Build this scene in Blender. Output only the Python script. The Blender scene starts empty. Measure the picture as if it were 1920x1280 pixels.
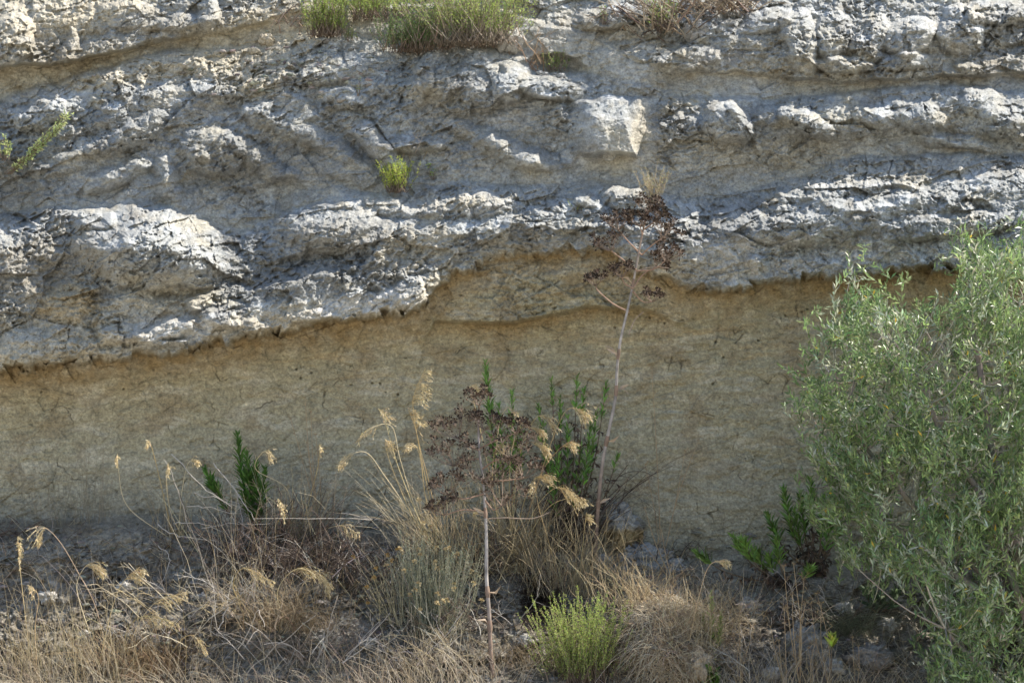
import bpy, math, random
import numpy as np
R = math.radians
C = bpy.context.scene.collection
sc = bpy.context.scene
# ---------------------------------------------------------------- camera, sky, sun, exposure
CAM = np.array([0.0, -12.0, 1.6]); PITCH = math.atan2(0.9, 12.0); TH = 18 / 67.5
cam = bpy.data.cameras.new('camera'); cam.lens = 67.5; cam.sensor_width = 36; cam.clip_end = 4000; cam.clip_start = 0.1
camo = bpy.data.objects.new('camera', cam); C.objects.link(camo); camo.location = CAM; camo.rotation_euler = (R(90) + PITCH, 0, 0)
sc.camera = camo
SUN = np.array([0.60, 0.11, 0.77]); SUN = SUN / np.linalg.norm(SUN)
w = bpy.data.worlds.new('World'); sc.world = w; w.use_nodes = True
nt = w.node_tree; nt.nodes.clear()
sky = nt.nodes.new('ShaderNodeTexSky'); sky.sky_type = 'NISHITA'; sky.sun_disc = False
sky.sun_elevation = math.asin(SUN[2]); sky.sun_rotation = math.atan2(SUN[0], SUN[1]); sky.altitude = 100; sky.dust_density = 0.9; sky.ozone_density = 1.5
bg = nt.nodes.new('ShaderNodeBackground'); bg.inputs[1].default_value = 0.13
wo = nt.nodes.new('ShaderNodeOutputWorld'); nt.links.new(sky.outputs[0], bg.inputs[0]); nt.links.new(bg.outputs[0], wo.inputs[0])
sl = bpy.data.lights.new('sun', 'SUN'); sl.energy = 5.0; sl.angle = R(0.5); sl.color = (1.0, 0.93, 0.82)
so = bpy.data.objects.new('sun', sl); C.objects.link(so)
from mathutils import Vector
so.rotation_euler = Vector(SUN).to_track_quat('Z', 'Y').to_euler()
sc.view_settings.view_transform = 'Standard'; sc.view_settings.look = 'None'; sc.view_settings.gamma = 1
sc.view_settings.use_curve_mapping = False; sc.view_settings.exposure = 0.95
sc.render.resolution_x = 1024; sc.render.resolution_y = 682

def P(u, v, Y):
    """world point seen at photo pixel (u, v) standing at depth y = Y"""
    u = np.asarray(u, float); v = np.asarray(v, float); Y = np.asarray(Y, float)
    dx = (u - 960) / 960 * TH; dz = -(v - 640) / 960 * TH
    cp, sp = math.cos(PITCH), math.sin(PITCH)
    dy = cp - dz * sp; dzz = sp + dz * cp
    t = (Y - CAM[1]) / dy
    return np.stack([dx * t + CAM[0], Y + 0 * t, CAM[2] + dzz * t], -1)

# ---------------------------------------------------------------- noise
def h2(ix, iy, s):
    with np.errstate(over='ignore'):
        a = (ix.astype(np.int64) * 374761393 + iy.astype(np.int64) * 668265263 + s * 974634777) & 0xffffffff
        a = ((a ^ (a >> 13)) * 1274126177) & 0xffffffff
        a = ((a ^ (a >> 16)) * 2246822519) & 0xffffffff
        a = a ^ (a >> 13)
    return (a & 0xffffff).astype(np.float32) / 16777216.0
def perlin(x, y, s=0):
    x0 = np.floor(x); y0 = np.floor(y); fx = (x - x0).astype(np.float32); fy = (y - y0).astype(np.float32)
    ix = x0.astype(np.int64); iy = y0.astype(np.int64)
    def g(i, j, dx, dy):
        a = h2(ix + i, iy + j, s) * 6.2831853
        return np.cos(a) * dx + np.sin(a) * dy
    sx = fx * fx * fx * (fx * (fx * 6 - 15) + 10); sy = fy * fy * fy * (fy * (fy * 6 - 15) + 10)
    a = g(0, 0, fx, fy); b = g(1, 0, fx - 1, fy); c = g(0, 1, fx, fy - 1); d = g(1, 1, fx - 1, fy - 1)
    return ((a + (b - a) * sx) * (1 - sy) + (c + (d - c) * sx) * sy) * 1.5
def fbm(x, y, o=4, s=0, gain=0.5):
    r = 0; a = 1; t = 0
    for i in range(o):
        r = r + a * perlin(x * 2**i + 17.3 * i, y * 2**i - 9.1 * i, s + i); t += a; a *= gain
    return r / t
def ridged(x, y, o=4, s=0, gain=0.55):
    r = 0; a = 1; t = 0
    for i in range(o):
        r = r + a * (1 - 2.2 * np.abs(perlin(x * 2**i + 31.7 * i, y * 2**i + 5.9 * i, s + i))); t += a; a *= gain
    return r / t
def voro(x, y, s=0):
    """F1, F2, random id, offset from the nearest seed"""
    x0 = np.floor(x); y0 = np.floor(y); ix = x0.astype(np.int64); iy = y0.astype(np.int64)
    f1 = np.full(x.shape, 9.0, np.float32); f2 = f1.copy(); rid = np.zeros(x.shape, np.float32); ox = rid.copy(); oy = rid.copy()
    for i in (-1, 0, 1):
        for j in (-1, 0, 1):
            px = x0 + i + h2(ix + i, iy + j, s); py = y0 + j + h2(ix + i, iy + j, s + 1)
            dx = (x - px).astype(np.float32); dy = (y - py).astype(np.float32); d = np.sqrt(dx * dx + dy * dy)
            m = d < f1
            f2 = np.where(m, f1, np.minimum(f2, d)); f1 = np.where(m, d, f1)
            rid = np.where(m, h2(ix + i, iy + j, s + 2), rid); ox = np.where(m, dx, ox); oy = np.where(m, dy, oy)
    return f1, f2, rid, ox, oy
def facet(x, y, s=0):
    f1, f2, rid, ox, oy = voro(x, y, s)
    a = rid * 97.0
    return (rid - 0.5) * 0.42 + np.cos(a) * ox * 1.5 + np.sin(a) * oy * 1.5
def ss(a, b, x):
    t = np.clip((x - a) / (b - a), 0, 1); return t * t * (3 - 2 * t)

# ---------------------------------------------------------------- the relief of the cliff: lofted beds
U = [-500, 0, 150, 300, 450, 600, 785, 822, 950, 1100, 1200, 1300, 1450, 1600, 1780, 1920, 2420]
n_ = len(U)
def L(x): return np.array(x if hasattr(x, '__len__') else [x] * n_, float)
vU2 = L([150, 125, 108, 78, 45, 15, 5, 5, 15, 60, 110, 130, 138, 146, 142, 135, 135])
hU2 = L([-.10, -.08, -.10, -.12, -.18, -.32, -.36, -.36, -.34, -.30, -.16, -.10, -.06, -.06, -.06, -.06, -.06])
vT = L([215, 190, 150, 105, 85, 70, 88, 90, 100, 140, 165, 185, 188, 174, 166, 178, 190])
hT = L([-.3, -.28, -.26, -.25, -.25, -.27, -.24, -.24, -.22, -.22, -.17, -.15, -.14, -.14, -.14, -.14, -.14])
dT = L([.1, .1, .1, .1, .05, .02, .04, .04, .05, .03, .02, .05, .08, .1, .1, .1, .1])
vB = L([420, 400, 395, 388, 432, 380, 354, 352, 350, 353, 345, 384, 348, 302, 290, 290, 290])
hB = L([.06, .08, .08, .08, -.02, -.02, .0, .0, .0, .0, -.01, -.03, -.03, -.03, -.02, -.02, -.02])
vL = L([700, 690, 680, 658, 635, 603, 578, 518, 484, 463, 505, 546, 528, 517, 503, 492, 490])
hL = L([.46, .46, .46, .47, .47, .48, .52, .34, .30, .30, .34, .37, .38, .40, .40, .40, .40])
vBase = L([965, 975, 968, 966, 978, 985, 1000, 1002, 1012, 1030, 1045, 1060, 1062, 1060, 1050, 1055, 1060])
vM = L([775, 765, 755, 733, 710, 678, 653, 598, 604, 570, 572, 621, 603, 592, 578, 567, 565])
mid = L([0, 0, 0, 0, 0, 0, 0, .6, 1, 1, .7, .15, 0, 0, 0, 0, 0])
# (v, H, rough, tan, ochre)
K = [
 (L(-450), L(-3.4), 1, .2, 0),
 (L(-120), L(-.80), 1, .2, 0),
 (vU2 - 75, hU2 - .12, 1, .15, 0),
 (vU2, hU2, .9, .35, .1),
 (vU2 + 8, hT - .02, .3, L([.8, .8, .8, .8, .8, .8, .3, .2, .2, .3, .4, .4, .4, .4, .3, .1, .1]), .08),
 (vT - 6, hT, .3, L([.8, .8, .8, .8, .8, .6, .2, .2, .2, .2, .3, .3, .3, .3, .2, .1, .1]), 0),
 (vT + 3, hT + dT, .7, .2, 0),
 (vT + 45, hT + dT + L([.13, .13, .13, .13, .12, .1, .1, .1, .1, .08, .1, .1, .12, .12, .12, .12, .12]), 1, .05, 0),
 (vT + 75, L([0, 0, .02, .02, .0, -.06, -.02, -.02, .0, .0, .0, .0, .02, .03, .03, .02, .02]), 1, .1, 0),
 (vB - 30, hB - .01, .5, .2, 0),
 (vB - 5, hB, .3, .35, 0),
 (vB + 4, hB + .05, .9, .1, 0),
 (vB + 34, L([.2, .22, .22, .24, .12, .16, .18, .18, .18, .18, .18, .18, .18, .18, .18, .18, .18]), .9, .1, 0),
 (vB + 78, L([.36, .40, .40, .41, .30, .36, .37, .35, .35, .35, .35, .35, .37, .37, .37, .37, .37]), 1.0, .1, 0),
 (vL - 62, L([.43, .43, .43, .44, .43, .44, .44, .36, .34, .33, .36, .38, .4, .42, .42, .42, .42]), .9, L([.25, .25, .25, .2, .1, .1, .1, .2, .2, .2, .2, .15, .1, .1, .1, .1, .1]), 0),
 (vL - 6, hL + .01, .75, L([.55, .6, .5, .3, .2, .25, .2, .6, .5, .5, .4, .15, .1, .1, .1, .1, .1]), 0),
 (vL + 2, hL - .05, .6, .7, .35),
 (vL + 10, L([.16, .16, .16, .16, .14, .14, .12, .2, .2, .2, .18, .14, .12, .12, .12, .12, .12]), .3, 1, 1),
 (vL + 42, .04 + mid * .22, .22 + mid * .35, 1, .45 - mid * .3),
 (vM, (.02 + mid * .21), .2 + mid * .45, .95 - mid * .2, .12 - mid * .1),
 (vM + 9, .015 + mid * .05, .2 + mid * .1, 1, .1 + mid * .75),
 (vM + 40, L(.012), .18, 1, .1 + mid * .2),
 (L(800), L(.0), .15, 1.0, 0),
 (vBase - 50, L(.02), .2, 1.0, 0),
 (vBase, L(.06), .35, 1.4, 0),
 (vBase + 22, L(.30), .8, 1.8, 0),
 (vBase * .55 + 1290 * .45, L(.72), .8, 2, 0),
 (vBase * .2 + 1290 * .8, L(1.02), .8, 2, 0),
 (L(1290), L(1.22), .6, 2, 0),
 (L(1480), L(1.9), .6, 2, 0),
]
# bumps: u, v, ru, rv, angle deg, height m, power
BUMPS = [
 (285, 462, 160, 82, 8, .24, 2.0), (170, 408, 48, 26, -5, .06, 5), (318, 345, 62, 24, 62, .12, 2), (395, 280, 72, 52, 5, .11, 4),
 (355, 288, 32, 11, 15, .05, 3), (215, 330, 75, 22, -18, .08, 2.5), (590, 262, 100, 26, 28, .10, 2), (690, 262, 85, 24, 42, .13, 2.5), (500, 300, 100, 22, 30, .08, 2), (250, 250, 90, 24, -28, .09, 2), (140, 300, 80, 22, -25, .07, 2), (640, 130, 90, 26, -15, .07, 2),
 (20, 78, 42, 50, 0, .16, 5), (125, 88, 20, 34, 8, .10, 3), (393, 25, 24, 34, 0, .14, 4), (330, 48, 70, 16, -12, .08, 3),
 (230, 30, 60, 32, 5, .08, 3), (330, 145, 72, 26, 0, -.07, 2), (205, 190, 40, 55, 20, .05, 3), (80, 215, 55, 26, -10, .08, 3),
 (560, 205, 45, 26, 15, .06, 3), (640, 185, 40, 22, 10, .06, 3), (490, 215, 42, 26, 20, .06, 3),
 (900, 150, 40, 50, 0, .06, 4), (962, 160, 34, 42, 0, .12, 5), (1035, 165, 52, 22, 4, .16, 5), (1035, 122, 58, 22, 0, -.12, 3),
 (790, 150, 26, 62, 22, .08, 4), (830, 155, 40, 30, 0, .08, 3), (945, 280, 110, 24, 24, .13, 2), (770, 268, 70, 16, 0, .08, 3),
 (650, 320, 75, 30, 10, .05, 3), (1010, 320, 60, 40, 30, .06, 3), (860, 245, 70, 40, 10, -.04, 2),
 (1365, 232, 54, 42, 10, .15, 5), (1382, 205, 12, 26, -15, .08, 2),
 (1095, 225, 60, 90, 0, .05, 3), (1180, 130, 90, 55, -8, .07, 3), (1150, 35, 75, 26, -6, .10, 4), (1290, 110, 70, 30, -5, .08, 3),
 (1510, 225, 70, 22, 32, .12, 2.5), (1640, 218, 46, 26, 0, .09, 3), (1722, 222, 52, 30, 8, .10, 3), (1845, 190, 44, 30, 10, .10, 3),
 (1450, 212, 46, 20, 0, .06, 3), (1885, 225, 40, 30, 0, .06, 3), (1800, 265, 70, 16, 10, .07, 3), (1740, 262, 26, 18, 0, .07, 2),
 (1505, 75, 34, 62, -8, .12, 5), (1565, 60, 34, 60, 5, .11, 4), (1625, 70, 40, 52, 10, .08, 4), (1705, 70, 50, 40, 0, .13, 5),
 (1800, 55, 50, 48, 20, .14, 4), (1870, 25, 60, 30, 0, .12, 4), (1590, 118, 62, 16, 0, .10, 4), (1700, 115, 55, 18, 0, .10, 4),
 (1440, 40, 60, 26, -12, .08, 4), (1380, 90, 55, 40, -10, .05, 3), (1810, 128, 30, 12, 10, .06, 3), (1905, 100, 60, 60, 0, -.06, 2),
 (1545, 400, 230, 52, -8, .10, 2.5), (1650, 372, 86, 20, -10, -.09, 3), (1480, 395, 70, 18, -4, -.05, 3), (1180, 370, 65, 26, 8, .08, 3),
 (1098, 375, 26, 16, 0, .07, 3), (1855, 322, 60, 18, -10, -.07, 3), (1780, 420, 160, 24, -5, .08, 3), (700, 380, 170, 20, 3, .05, 3),
 (900, 385, 120, 22, -5, .07, 3), (600, 420, 110, 40, -6, .10, 3), (1020, 400, 70, 20, -10, .05, 3), (560, 500, 160, 28, -10, -.08, 2.5),
 (1420, 495, 32, 16, 10, .06, 2.5), (1560, 470, 140, 20, -5, -.05, 2), (770, 548, 38, 34, 0, .07, 5), (590, 590, 60, 16, -8, .04, 3),
 (310, 620, 60, 24, -8, .08, 4), (235, 625, 40, 24, 0, .05, 3), (370, 572, 34, 15, -12, .07, 3), (330, 545, 90, 12, -5, -.07, 2),
 (415, 600, 45, 22, 8, .07, 4), (40, 655, 46, 38, 0, .09, 4), (120, 645, 44, 32, 0, .07, 4), (130, 570, 44, 45, 0, .05, 3),
 (480, 615, 36, 18, 0, .04, 4), (20, 380, 60, 90, 10, -.10, 2.5), (100, 500, 70, 60, 0, -.05, 2), (505, 370, 90, 32, -12, -.07, 2.5),
 (1248, 1185, 112, 105, 14, .50, 2.0), (1010, 1140, 45, 48, 0, -.16, 2), (520, 1150, 160, 80, 0, .10, 2), (280, 1180, 90, 50, 0, .12, 2),
 (820, 1120, 80, 60, 0, .08, 2), (1500, 1120, 200, 60, 0, .12, 2), (60, 1040, 130, 40, 0, .08, 2), (250, 1015, 90, 22, 0, .05, 2),
]
def relief(u, v, full=True):
    """depth of the rock towards the road in metres, and its surface values, at (u, v)"""
    u = np.asarray(u, np.float32); v = np.asarray(v, np.float32)
    tilt = -0.10
    a = u; b = v + tilt * (u - 960) * -1   # bedding coordinate: beds climb to the right
    wu = 26 * fbm(u / 150, v / 110, 3, 11) + 9 * fbm(u / 34, v / 28, 3, 21)
    wv = 15 * fbm(u / 170, v / 100, 3, 31) + 7 * fbm(u / 40, v / 26, 3, 41)
    lv0 = np.interp(u, U, vL).astype(np.float32)
    soft = np.clip(1 - (v - lv0 - 15) / 120, .35, 1)
    uu = u + wu * soft; vv = v + wv * soft
    near = np.exp(-((v - lv0) / 26)**2)
    vv = vv + near * (9 * facet(u / 60, v / 80, 45) + 4 * facet(u / 21, v / 26, 46) + 6 * fbm(u / 12, v / 14, 3, 47))
    H = np.zeros_like(u); Rg = H.copy(); Tn = H.copy(); Oc = H.copy()
    def ip(q, x): return np.interp(x, U, L(q)).astype(np.float32)
    prev = [ip(q, uu) for q in K[0]]
    H += prev[1]; Rg += prev[2]; Tn += prev[3]; Oc += prev[4]
    for k in range(1, len(K)):
        cur = [ip(q, uu) for q in K[k]]
        t = np.clip((vv - prev[0]) / np.maximum(cur[0] - prev[0], 1.0), 0, 1)
        H += (cur[1] - prev[1]) * t; Rg += (cur[2] - prev[2]) * t; Tn += (cur[3] - prev[3]) * t; Oc += (cur[4] - prev[4]) * t
        prev = cur
    for (bu, bv, ru, rv, an, hh, pw) in BUMPS:
        m = (np.abs(uu - bu) < max(ru, rv) * 1.05) & (np.abs(vv - bv) < max(ru, rv) * 1.05)
        if not m.any(): continue
        x = uu[m] - bu; y = vv[m] - bv; c, s = math.cos(R(an)), math.sin(R(an))
        d = np.sqrt(((x * c + y * s) / ru)**2 + ((-x * s + y * c) / rv)**2)
        H[m] += hh * (1.4 if bv < 640 else 1) * (1 - np.clip(d, 0, 1)**pw)
    lipv = ip(vL, uu)
    H -= (.00076 - .00024 * ss(1000, 1400, u)) * np.maximum(0, lipv - 40 - vv)
    # wedge-shaped block with a broad side face towards the sun
    f = np.clip((vv - 188) / 104, 0, 1); xl = 1160 + 32 * f; xr = 1226 - 30 * f
    wedge = ss(1040, 1110, u) * (1 - ss(1228, 1240, u)) * ss(170, 186, v) * (1 - ss(300, 325, v))
    H += .24 * np.clip((xr - u - wu * .12) / np.maximum(xr - xl, 3), 0, 1) * ss(1060, 1120, u) * ss(180, 190, vv) * (1 - ss(285, 300, vv))
    # fractured, weathered rock
    rock = np.clip(Rg, 0, 1.2) * (1 - .72 * wedge)
    p = u + .35 * wu; q = v + (0.12 + .12 * ss(1150, 500, u)) * (u - 960) + wv * .5
    big = 0.055 * fbm(p / 170, q / 105, 3, 51)
    f1 = 0.042 * facet(p / 95, q / 62, 61)
    f2 = 0.034 * facet(p / 44, q / 30, 71)
    f3 = 0.020 * facet(p / 9 + 3, q / 7, 85) * .55 + 0.020 * facet(p / 19, q / 14, 81)
    rd = 0.036 * ridged(p / 80, q / 46, 4, 91)
    fi = 0.040 * fbm(u / 22, v / 15, 5, 101, .72)
    patch = ss(-.25, .35, fbm(u / 130, v / 90, 2, 111))           # some panels are smoother
    H += rock * (big + (f1 + rd) + (f2 * (.4 + .8 * patch) + (f3 + fi) * (.75 + .55 * patch))) * 0.95 + .35 * (1 - rock.clip(0, 1)) * big
    # crumbly pocks on the sunny beds
    pk1, pk2, pr, _, _ = voro(p / 11, q / 8, 121)
    pt, _, ptr, _, _ = voro((p + 9 * fi * 60) / 17, q / 12, 123)
    H += rock * (.3 + patch) * (0.016 * (0.5 - pk1) - .026 * (1 - ss(.05, .42, pt)) * (ptr > .45))
    # shrinkage cracks in the clay wall
    wall = ss(20, 60, vv - ip(vL, uu)) * (1 - ss(-30, 20, vv - ip(vBase, uu)))
    cu = u + 30 * fbm(u / 70, v / 70, 4, 131, .5); cv = v + 30 * fbm(u / 70, v / 70, 4, 141, .5)
    wthin = ss(-.2, .3, fbm(u / 40, v / 40, 2, 177))
    a1, a2, _, _, _ = voro(cu / 56, cv / 60, 151); b1, b2, _, _, _ = voro(cu / 24 + 7, cv / 33, 161)
    k1 = (1 - ss(.0, .016 + .024 * wthin, a2 - a1)) * ss(.0, .35, fbm(u / 75, v / 55, 3, 171))
    k2 = .5 * (1 - ss(.0, .045, b2 - b1)) * ss(.12, .3, fbm(u / 60 + 9, v / 80, 2, 181))
    crack = wall * np.clip(k1 + .8 * k2, 0, 1)
    H += wall * (0.022 * fbm(u / 70, v / 26, 5, 191) + .0045 * fbm(u / 12, v / 7, 3, 195)) - crack * 0.014
    h1, _, hr, _, _ = voro(u / 26, v / 22, 201)
    hole = (h1 < 0.085) * (hr > .93) * wall * (v < 760)
    H -= hole * .03
    return H, rock, Tn, Oc, crack, wall, patch

def surf(u, v, off=0.0):
    H = relief(np.atleast_1d(np.float32(u)), np.atleast_1d(np.float32(v)))[0]
    return P(u, v, -(H[0] if np.ndim(u) == 0 else H) - off)
def depth(u, v): return -float(relief(np.array([u], np.float32), np.array([v], np.float32))[0][0])

# ---------------------------------------------------------------- materials
def newmat(name):
    m = bpy.data.materials.new(name); m.use_nodes = True; t = m.node_tree; t.nodes.clear()
    o = t.nodes.new('ShaderNodeOutputMaterial'); b = t.nodes.new('ShaderNodeBsdfPrincipled'); t.links.new(b.outputs[0], o.inputs[0])
    return m, t, b, o
def rock_mat(name, bump=.9, sc1=75, rough=.92):
    m, t, b, o = newmat(name); b.inputs['Roughness'].default_value = rough
    b.inputs['Specular IOR Level'].default_value = .25
    at = t.nodes.new('ShaderNodeAttribute'); at.attribute_name = 'Col'
    tc = t.nodes.new('ShaderNodeTexCoord')
    n1 = t.nodes.new('ShaderNodeTexNoise'); n1.inputs['Scale'].default_value = sc1; n1.inputs['Detail'].default_value = 6; n1.inputs['Roughness'].default_value = .7
    n2 = t.nodes.new('ShaderNodeTexNoise'); n2.inputs['Scale'].default_value = 14; n2.inputs['Detail'].default_value = 8; n2.inputs['Roughness'].default_value = .65
    for n in (n1, n2): t.links.new(tc.outputs['Object'], n.inputs['Vector'])
    r1 = t.nodes.new('ShaderNodeMapRange'); r1.inputs[1].default_value = .3; r1.inputs[2].default_value = .7; r1.inputs[3].default_value = .6; r1.inputs[4].default_value = 1.35
    r2 = t.nodes.new('ShaderNodeMapRange'); r2.inputs[1].default_value = .3; r2.inputs[2].default_value = .7; r2.inputs[3].default_value = .8; r2.inputs[4].default_value = 1.2
    t.links.new(n1.outputs[0], r1.inputs[0]); t.links.new(n2.outputs[0], r2.inputs[0])
    mu = t.nodes.new('ShaderNodeMath'); mu.operation = 'MULTIPLY'; t.links.new(r1.outputs[0], mu.inputs[0]); t.links.new(r2.outputs[0], mu.inputs[1])
    vm = t.nodes.new('ShaderNodeVectorMath'); vm.operation = 'SCALE'; t.links.new(at.outputs['Color'], vm.inputs[0]); t.links.new(mu.outputs[0], vm.inputs['Scale'])
    t.links.new(vm.outputs[0], b.inputs['Base Color'])
    bp = t.nodes.new('ShaderNodeBump'); bp.inputs['Strength'].default_value = bump; bp.inputs['Distance'].default_value = .014
    t.links.new(n1.outputs[0], bp.inputs['Height']); t.links.new(bp.outputs[0], b.inputs['Normal'])
    return m
def plant_mat(name, trans=.35, rough=.55, spec=.4):
    m, t, b, o = newmat(name); b.inputs['Roughness'].default_value = rough; b.inputs['Specular IOR Level'].default_value = spec
    at = t.nodes.new('ShaderNodeAttribute'); at.attribute_name = 'Col'
    tc = t.nodes.new('ShaderNodeTexCoord'); n1 = t.nodes.new('ShaderNodeTexNoise'); n1.inputs['Scale'].default_value = 30
    t.links.new(tc.outputs['Object'], n1.inputs['Vector'])
    r1 = t.nodes.new('ShaderNodeMapRange'); r1.inputs[1].default_value = .3; r1.inputs[2].default_value = .7; r1.inputs[3].default_value = .8; r1.inputs[4].default_value = 1.2
    t.links.new(n1.outputs[0], r1.inputs[0])
    vm = t.nodes.new('ShaderNodeVectorMath'); vm.operation = 'SCALE'; t.links.new(at.outputs['Color'], vm.inputs[0]); t.links.new(r1.outputs[0], vm.inputs['Scale'])
    t.links.new(vm.outputs[0], b.inputs['Base Color'])
    if trans > 0:
        tr = t.nodes.new('ShaderNodeBsdfTranslucent'); t.links.new(vm.outputs[0], tr.inputs[0])
        mx = t.nodes.new('ShaderNodeMixShader'); mx.inputs[0].default_value = trans
        t.links.new(b.outputs[0], mx.inputs[1]); t.links.new(tr.outputs[0], mx.inputs[2]); t.links.new(mx.outputs[0], o.inputs[0])
    return m
M_rock = rock_mat('weathered_rock'); M_soil = rock_mat('dry_soil', .6, 40, .97)
M_leaf = plant_mat('green_leaf', .5, .5); M_olive = plant_mat('olive_leaf', .45, .34, .5)
M_straw = plant_mat('dry_straw', .25, .6, .3); M_wood = plant_mat('dry_wood', 0, .75, .2)

# ---------------------------------------------------------------- sheet meshes
def mesh_from(name, verts, faces_flat, nper, cols, mat, smooth=True):
    me = bpy.data.meshes.new(name); nf = len(faces_flat) // nper if nper else 0
    me.vertices.add(len(verts)); me.vertices.foreach_set('co', np.asarray(verts, np.float32).ravel())
    me.loops.add(len(faces_flat)); me.loops.foreach_set('vertex_index', np.asarray(faces_flat, np.int32))
    me.polygons.add(nf); me.polygons.foreach_set('loop_start', np.arange(nf, dtype=np.int32) * nper)
    me.polygons.foreach_set('loop_total', np.full(nf, nper, np.int32))
    if smooth: me.polygons.foreach_set('use_smooth', np.ones(nf, bool))
    me.update(calc_edges=True)
    ca = me.color_attributes.new('Col', 'FLOAT_COLOR', 'POINT')
    c4 = np.ones((len(verts), 4), np.float32); c4[:, :3] = cols; ca.data.foreach_set('color', c4.ravel())
    me.materials.append(mat)
    return me
def link(name, me, parent=None, **props):
    o = bpy.data.objects.new(name, me); C.objects.link(o)
    if parent: o.parent = parent
    for k, v in props.items(): o[k] = v
    return o
def axis(a, b, lo, hi, step):
    left = []; x = lo; s = step
    while x > a: s = min(s * 1.12, 14); x -= s; left.append(x)
    right = []; x = hi; s = step
    while x < b: s = min(s * 1.12, 14); x += s; right.append(x)
    return np.array(left[::-1] + list(np.arange(lo, hi, step)) + right, np.float32)
STEP = 1.35
au = axis(-500, 2420, -30, 1950, STEP); av = axis(-420, 1475, -30, 1310, STEP)
gu, gv = np.meshgrid(au, av)
sh = gu.shape; fu = gu.ravel(); fv = gv.ravel()
H, rock, Tn, Oc, crack, wall, patch = relief(fu, fv)
pts = P(fu, fv, -H.astype(np.float64))
def mixc(a, b, t): return a + (b - a) * t[:, None]
def col(*c): return np.array(c, np.float32)[None, :]
g1 = fbm(fu / 120, fv / 80, 4, 301); g2 = fbm(fu / 30, fv / 22, 4, 311, .6); g3 = fbm(fu / 9, fv / 7, 3, 321, .7)
c = np.repeat(col(.375, .375, .355), len(fu), 0)
c = mixc(c, col(.24, .24, .235), ss(-.05, .35, g1 * .7 + g2 * .6) * .8)           # grey lichen
c = mixc(c, col(.52, .525, .51), ss(.14, .36, fbm(fu / 60, fv / 40, 4, 331, .6)) * .8)  # chalky bloom
c = mixc(c, col(.47, .42, .32), ss(.12, .38, fbm(fu / 110, fv / 50, 4, 341, .55)) * .6)
D_, B_, E_, O_, T_, W_ = (.20, .204, .20), (.26, .24, .20), (.54, .49, .39), (.48, .37, .21), (.51, .455, .345), (.60, .59, .56)  # rock stains, plus shaded bands darkened and sunlit zones paled in the colour
STAIN_AND_SHADE = [(100, 520, 130, 100, B_, .9), (560, 515, 190, 50, D_, .9), (130, 565, 75, 38, O_, .8), (60, 650, 130, 50, E_, .9), (210, 640, 110, 40, E_, .8), (330, 620, 130, 32, W_, .8), (560, 595, 170, 30, E_, .9), (710, 575, 130, 34, W_, .8),
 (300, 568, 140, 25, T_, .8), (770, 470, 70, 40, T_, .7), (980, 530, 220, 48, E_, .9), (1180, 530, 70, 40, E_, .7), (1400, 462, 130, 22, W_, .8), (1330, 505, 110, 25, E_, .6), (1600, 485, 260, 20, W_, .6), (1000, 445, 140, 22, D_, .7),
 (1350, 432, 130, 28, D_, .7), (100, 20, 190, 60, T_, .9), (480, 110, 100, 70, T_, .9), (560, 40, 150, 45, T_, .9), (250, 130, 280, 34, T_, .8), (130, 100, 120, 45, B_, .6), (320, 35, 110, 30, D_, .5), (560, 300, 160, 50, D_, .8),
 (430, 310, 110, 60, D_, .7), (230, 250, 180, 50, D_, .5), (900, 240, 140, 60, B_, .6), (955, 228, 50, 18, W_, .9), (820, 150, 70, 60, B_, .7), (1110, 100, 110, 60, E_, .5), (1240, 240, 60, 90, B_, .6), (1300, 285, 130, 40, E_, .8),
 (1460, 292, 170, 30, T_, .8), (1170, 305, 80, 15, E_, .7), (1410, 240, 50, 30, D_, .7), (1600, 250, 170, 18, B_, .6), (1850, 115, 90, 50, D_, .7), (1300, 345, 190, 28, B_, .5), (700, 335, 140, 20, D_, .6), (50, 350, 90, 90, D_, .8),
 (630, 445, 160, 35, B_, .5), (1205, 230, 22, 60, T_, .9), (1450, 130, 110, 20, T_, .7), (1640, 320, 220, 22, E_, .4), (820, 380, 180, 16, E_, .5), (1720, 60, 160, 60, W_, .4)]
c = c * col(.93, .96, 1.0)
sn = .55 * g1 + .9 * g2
for (a_, b_, ra, rb, cc_, st_) in STAIN_AND_SHADE:
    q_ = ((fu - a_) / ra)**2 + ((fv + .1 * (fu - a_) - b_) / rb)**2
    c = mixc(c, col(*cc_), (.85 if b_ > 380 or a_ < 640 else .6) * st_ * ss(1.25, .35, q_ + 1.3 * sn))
tanc = mixc(np.repeat(col(.46, .415, .31), len(fu), 0), col(.36, .31, .215), ss(-.2, .3, fbm(fu / 90, fv / 34, 4, 351)))
tanc = mixc(tanc, col(.50, .47, .38), ss(.05, .35, fbm(fu / 70, fv / 24, 4, 361)) * .7)
c = mixc(c, tanc, np.clip(Tn + g2 * .5 * (Tn > .05) * (Tn < .95), 0, 1))
wl = np.repeat(col(.40, .363, .25), len(fu), 0)
wl = mixc(wl, col(.52, .48, .37), ss(.0, .3, fbm(fu / 110, (fv + .1 * fu) / 30, 5, 371, .6)) * .8)
wl = mixc(wl, col(.42, .335, .20), ss(.05, .3, fbm(fu / 150 + 5, (fv + .1 * fu) / 24, 4, 375, .6)) * .6 * ss(820, 640, fv))
lam = fbm(fu / 130, (fv + .12 * fu) / 7, 4, 377, .6); wl = wl * (1 + .20 * lam * ss(.0, .3, fbm(fu / 160, fv / 60, 2, 378) + .15))[:, None]
wl = mixc(wl, col(.30, .24, .15), ss(.05, .4, fbm(fu / 90, fv / 70, 3, 381)) * .6)
wl = mixc(wl, col(.39, .36, .27), ss(780, 960, fv + 90 * g1) * .7)
c = mixc(c, wl, wall)
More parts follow.
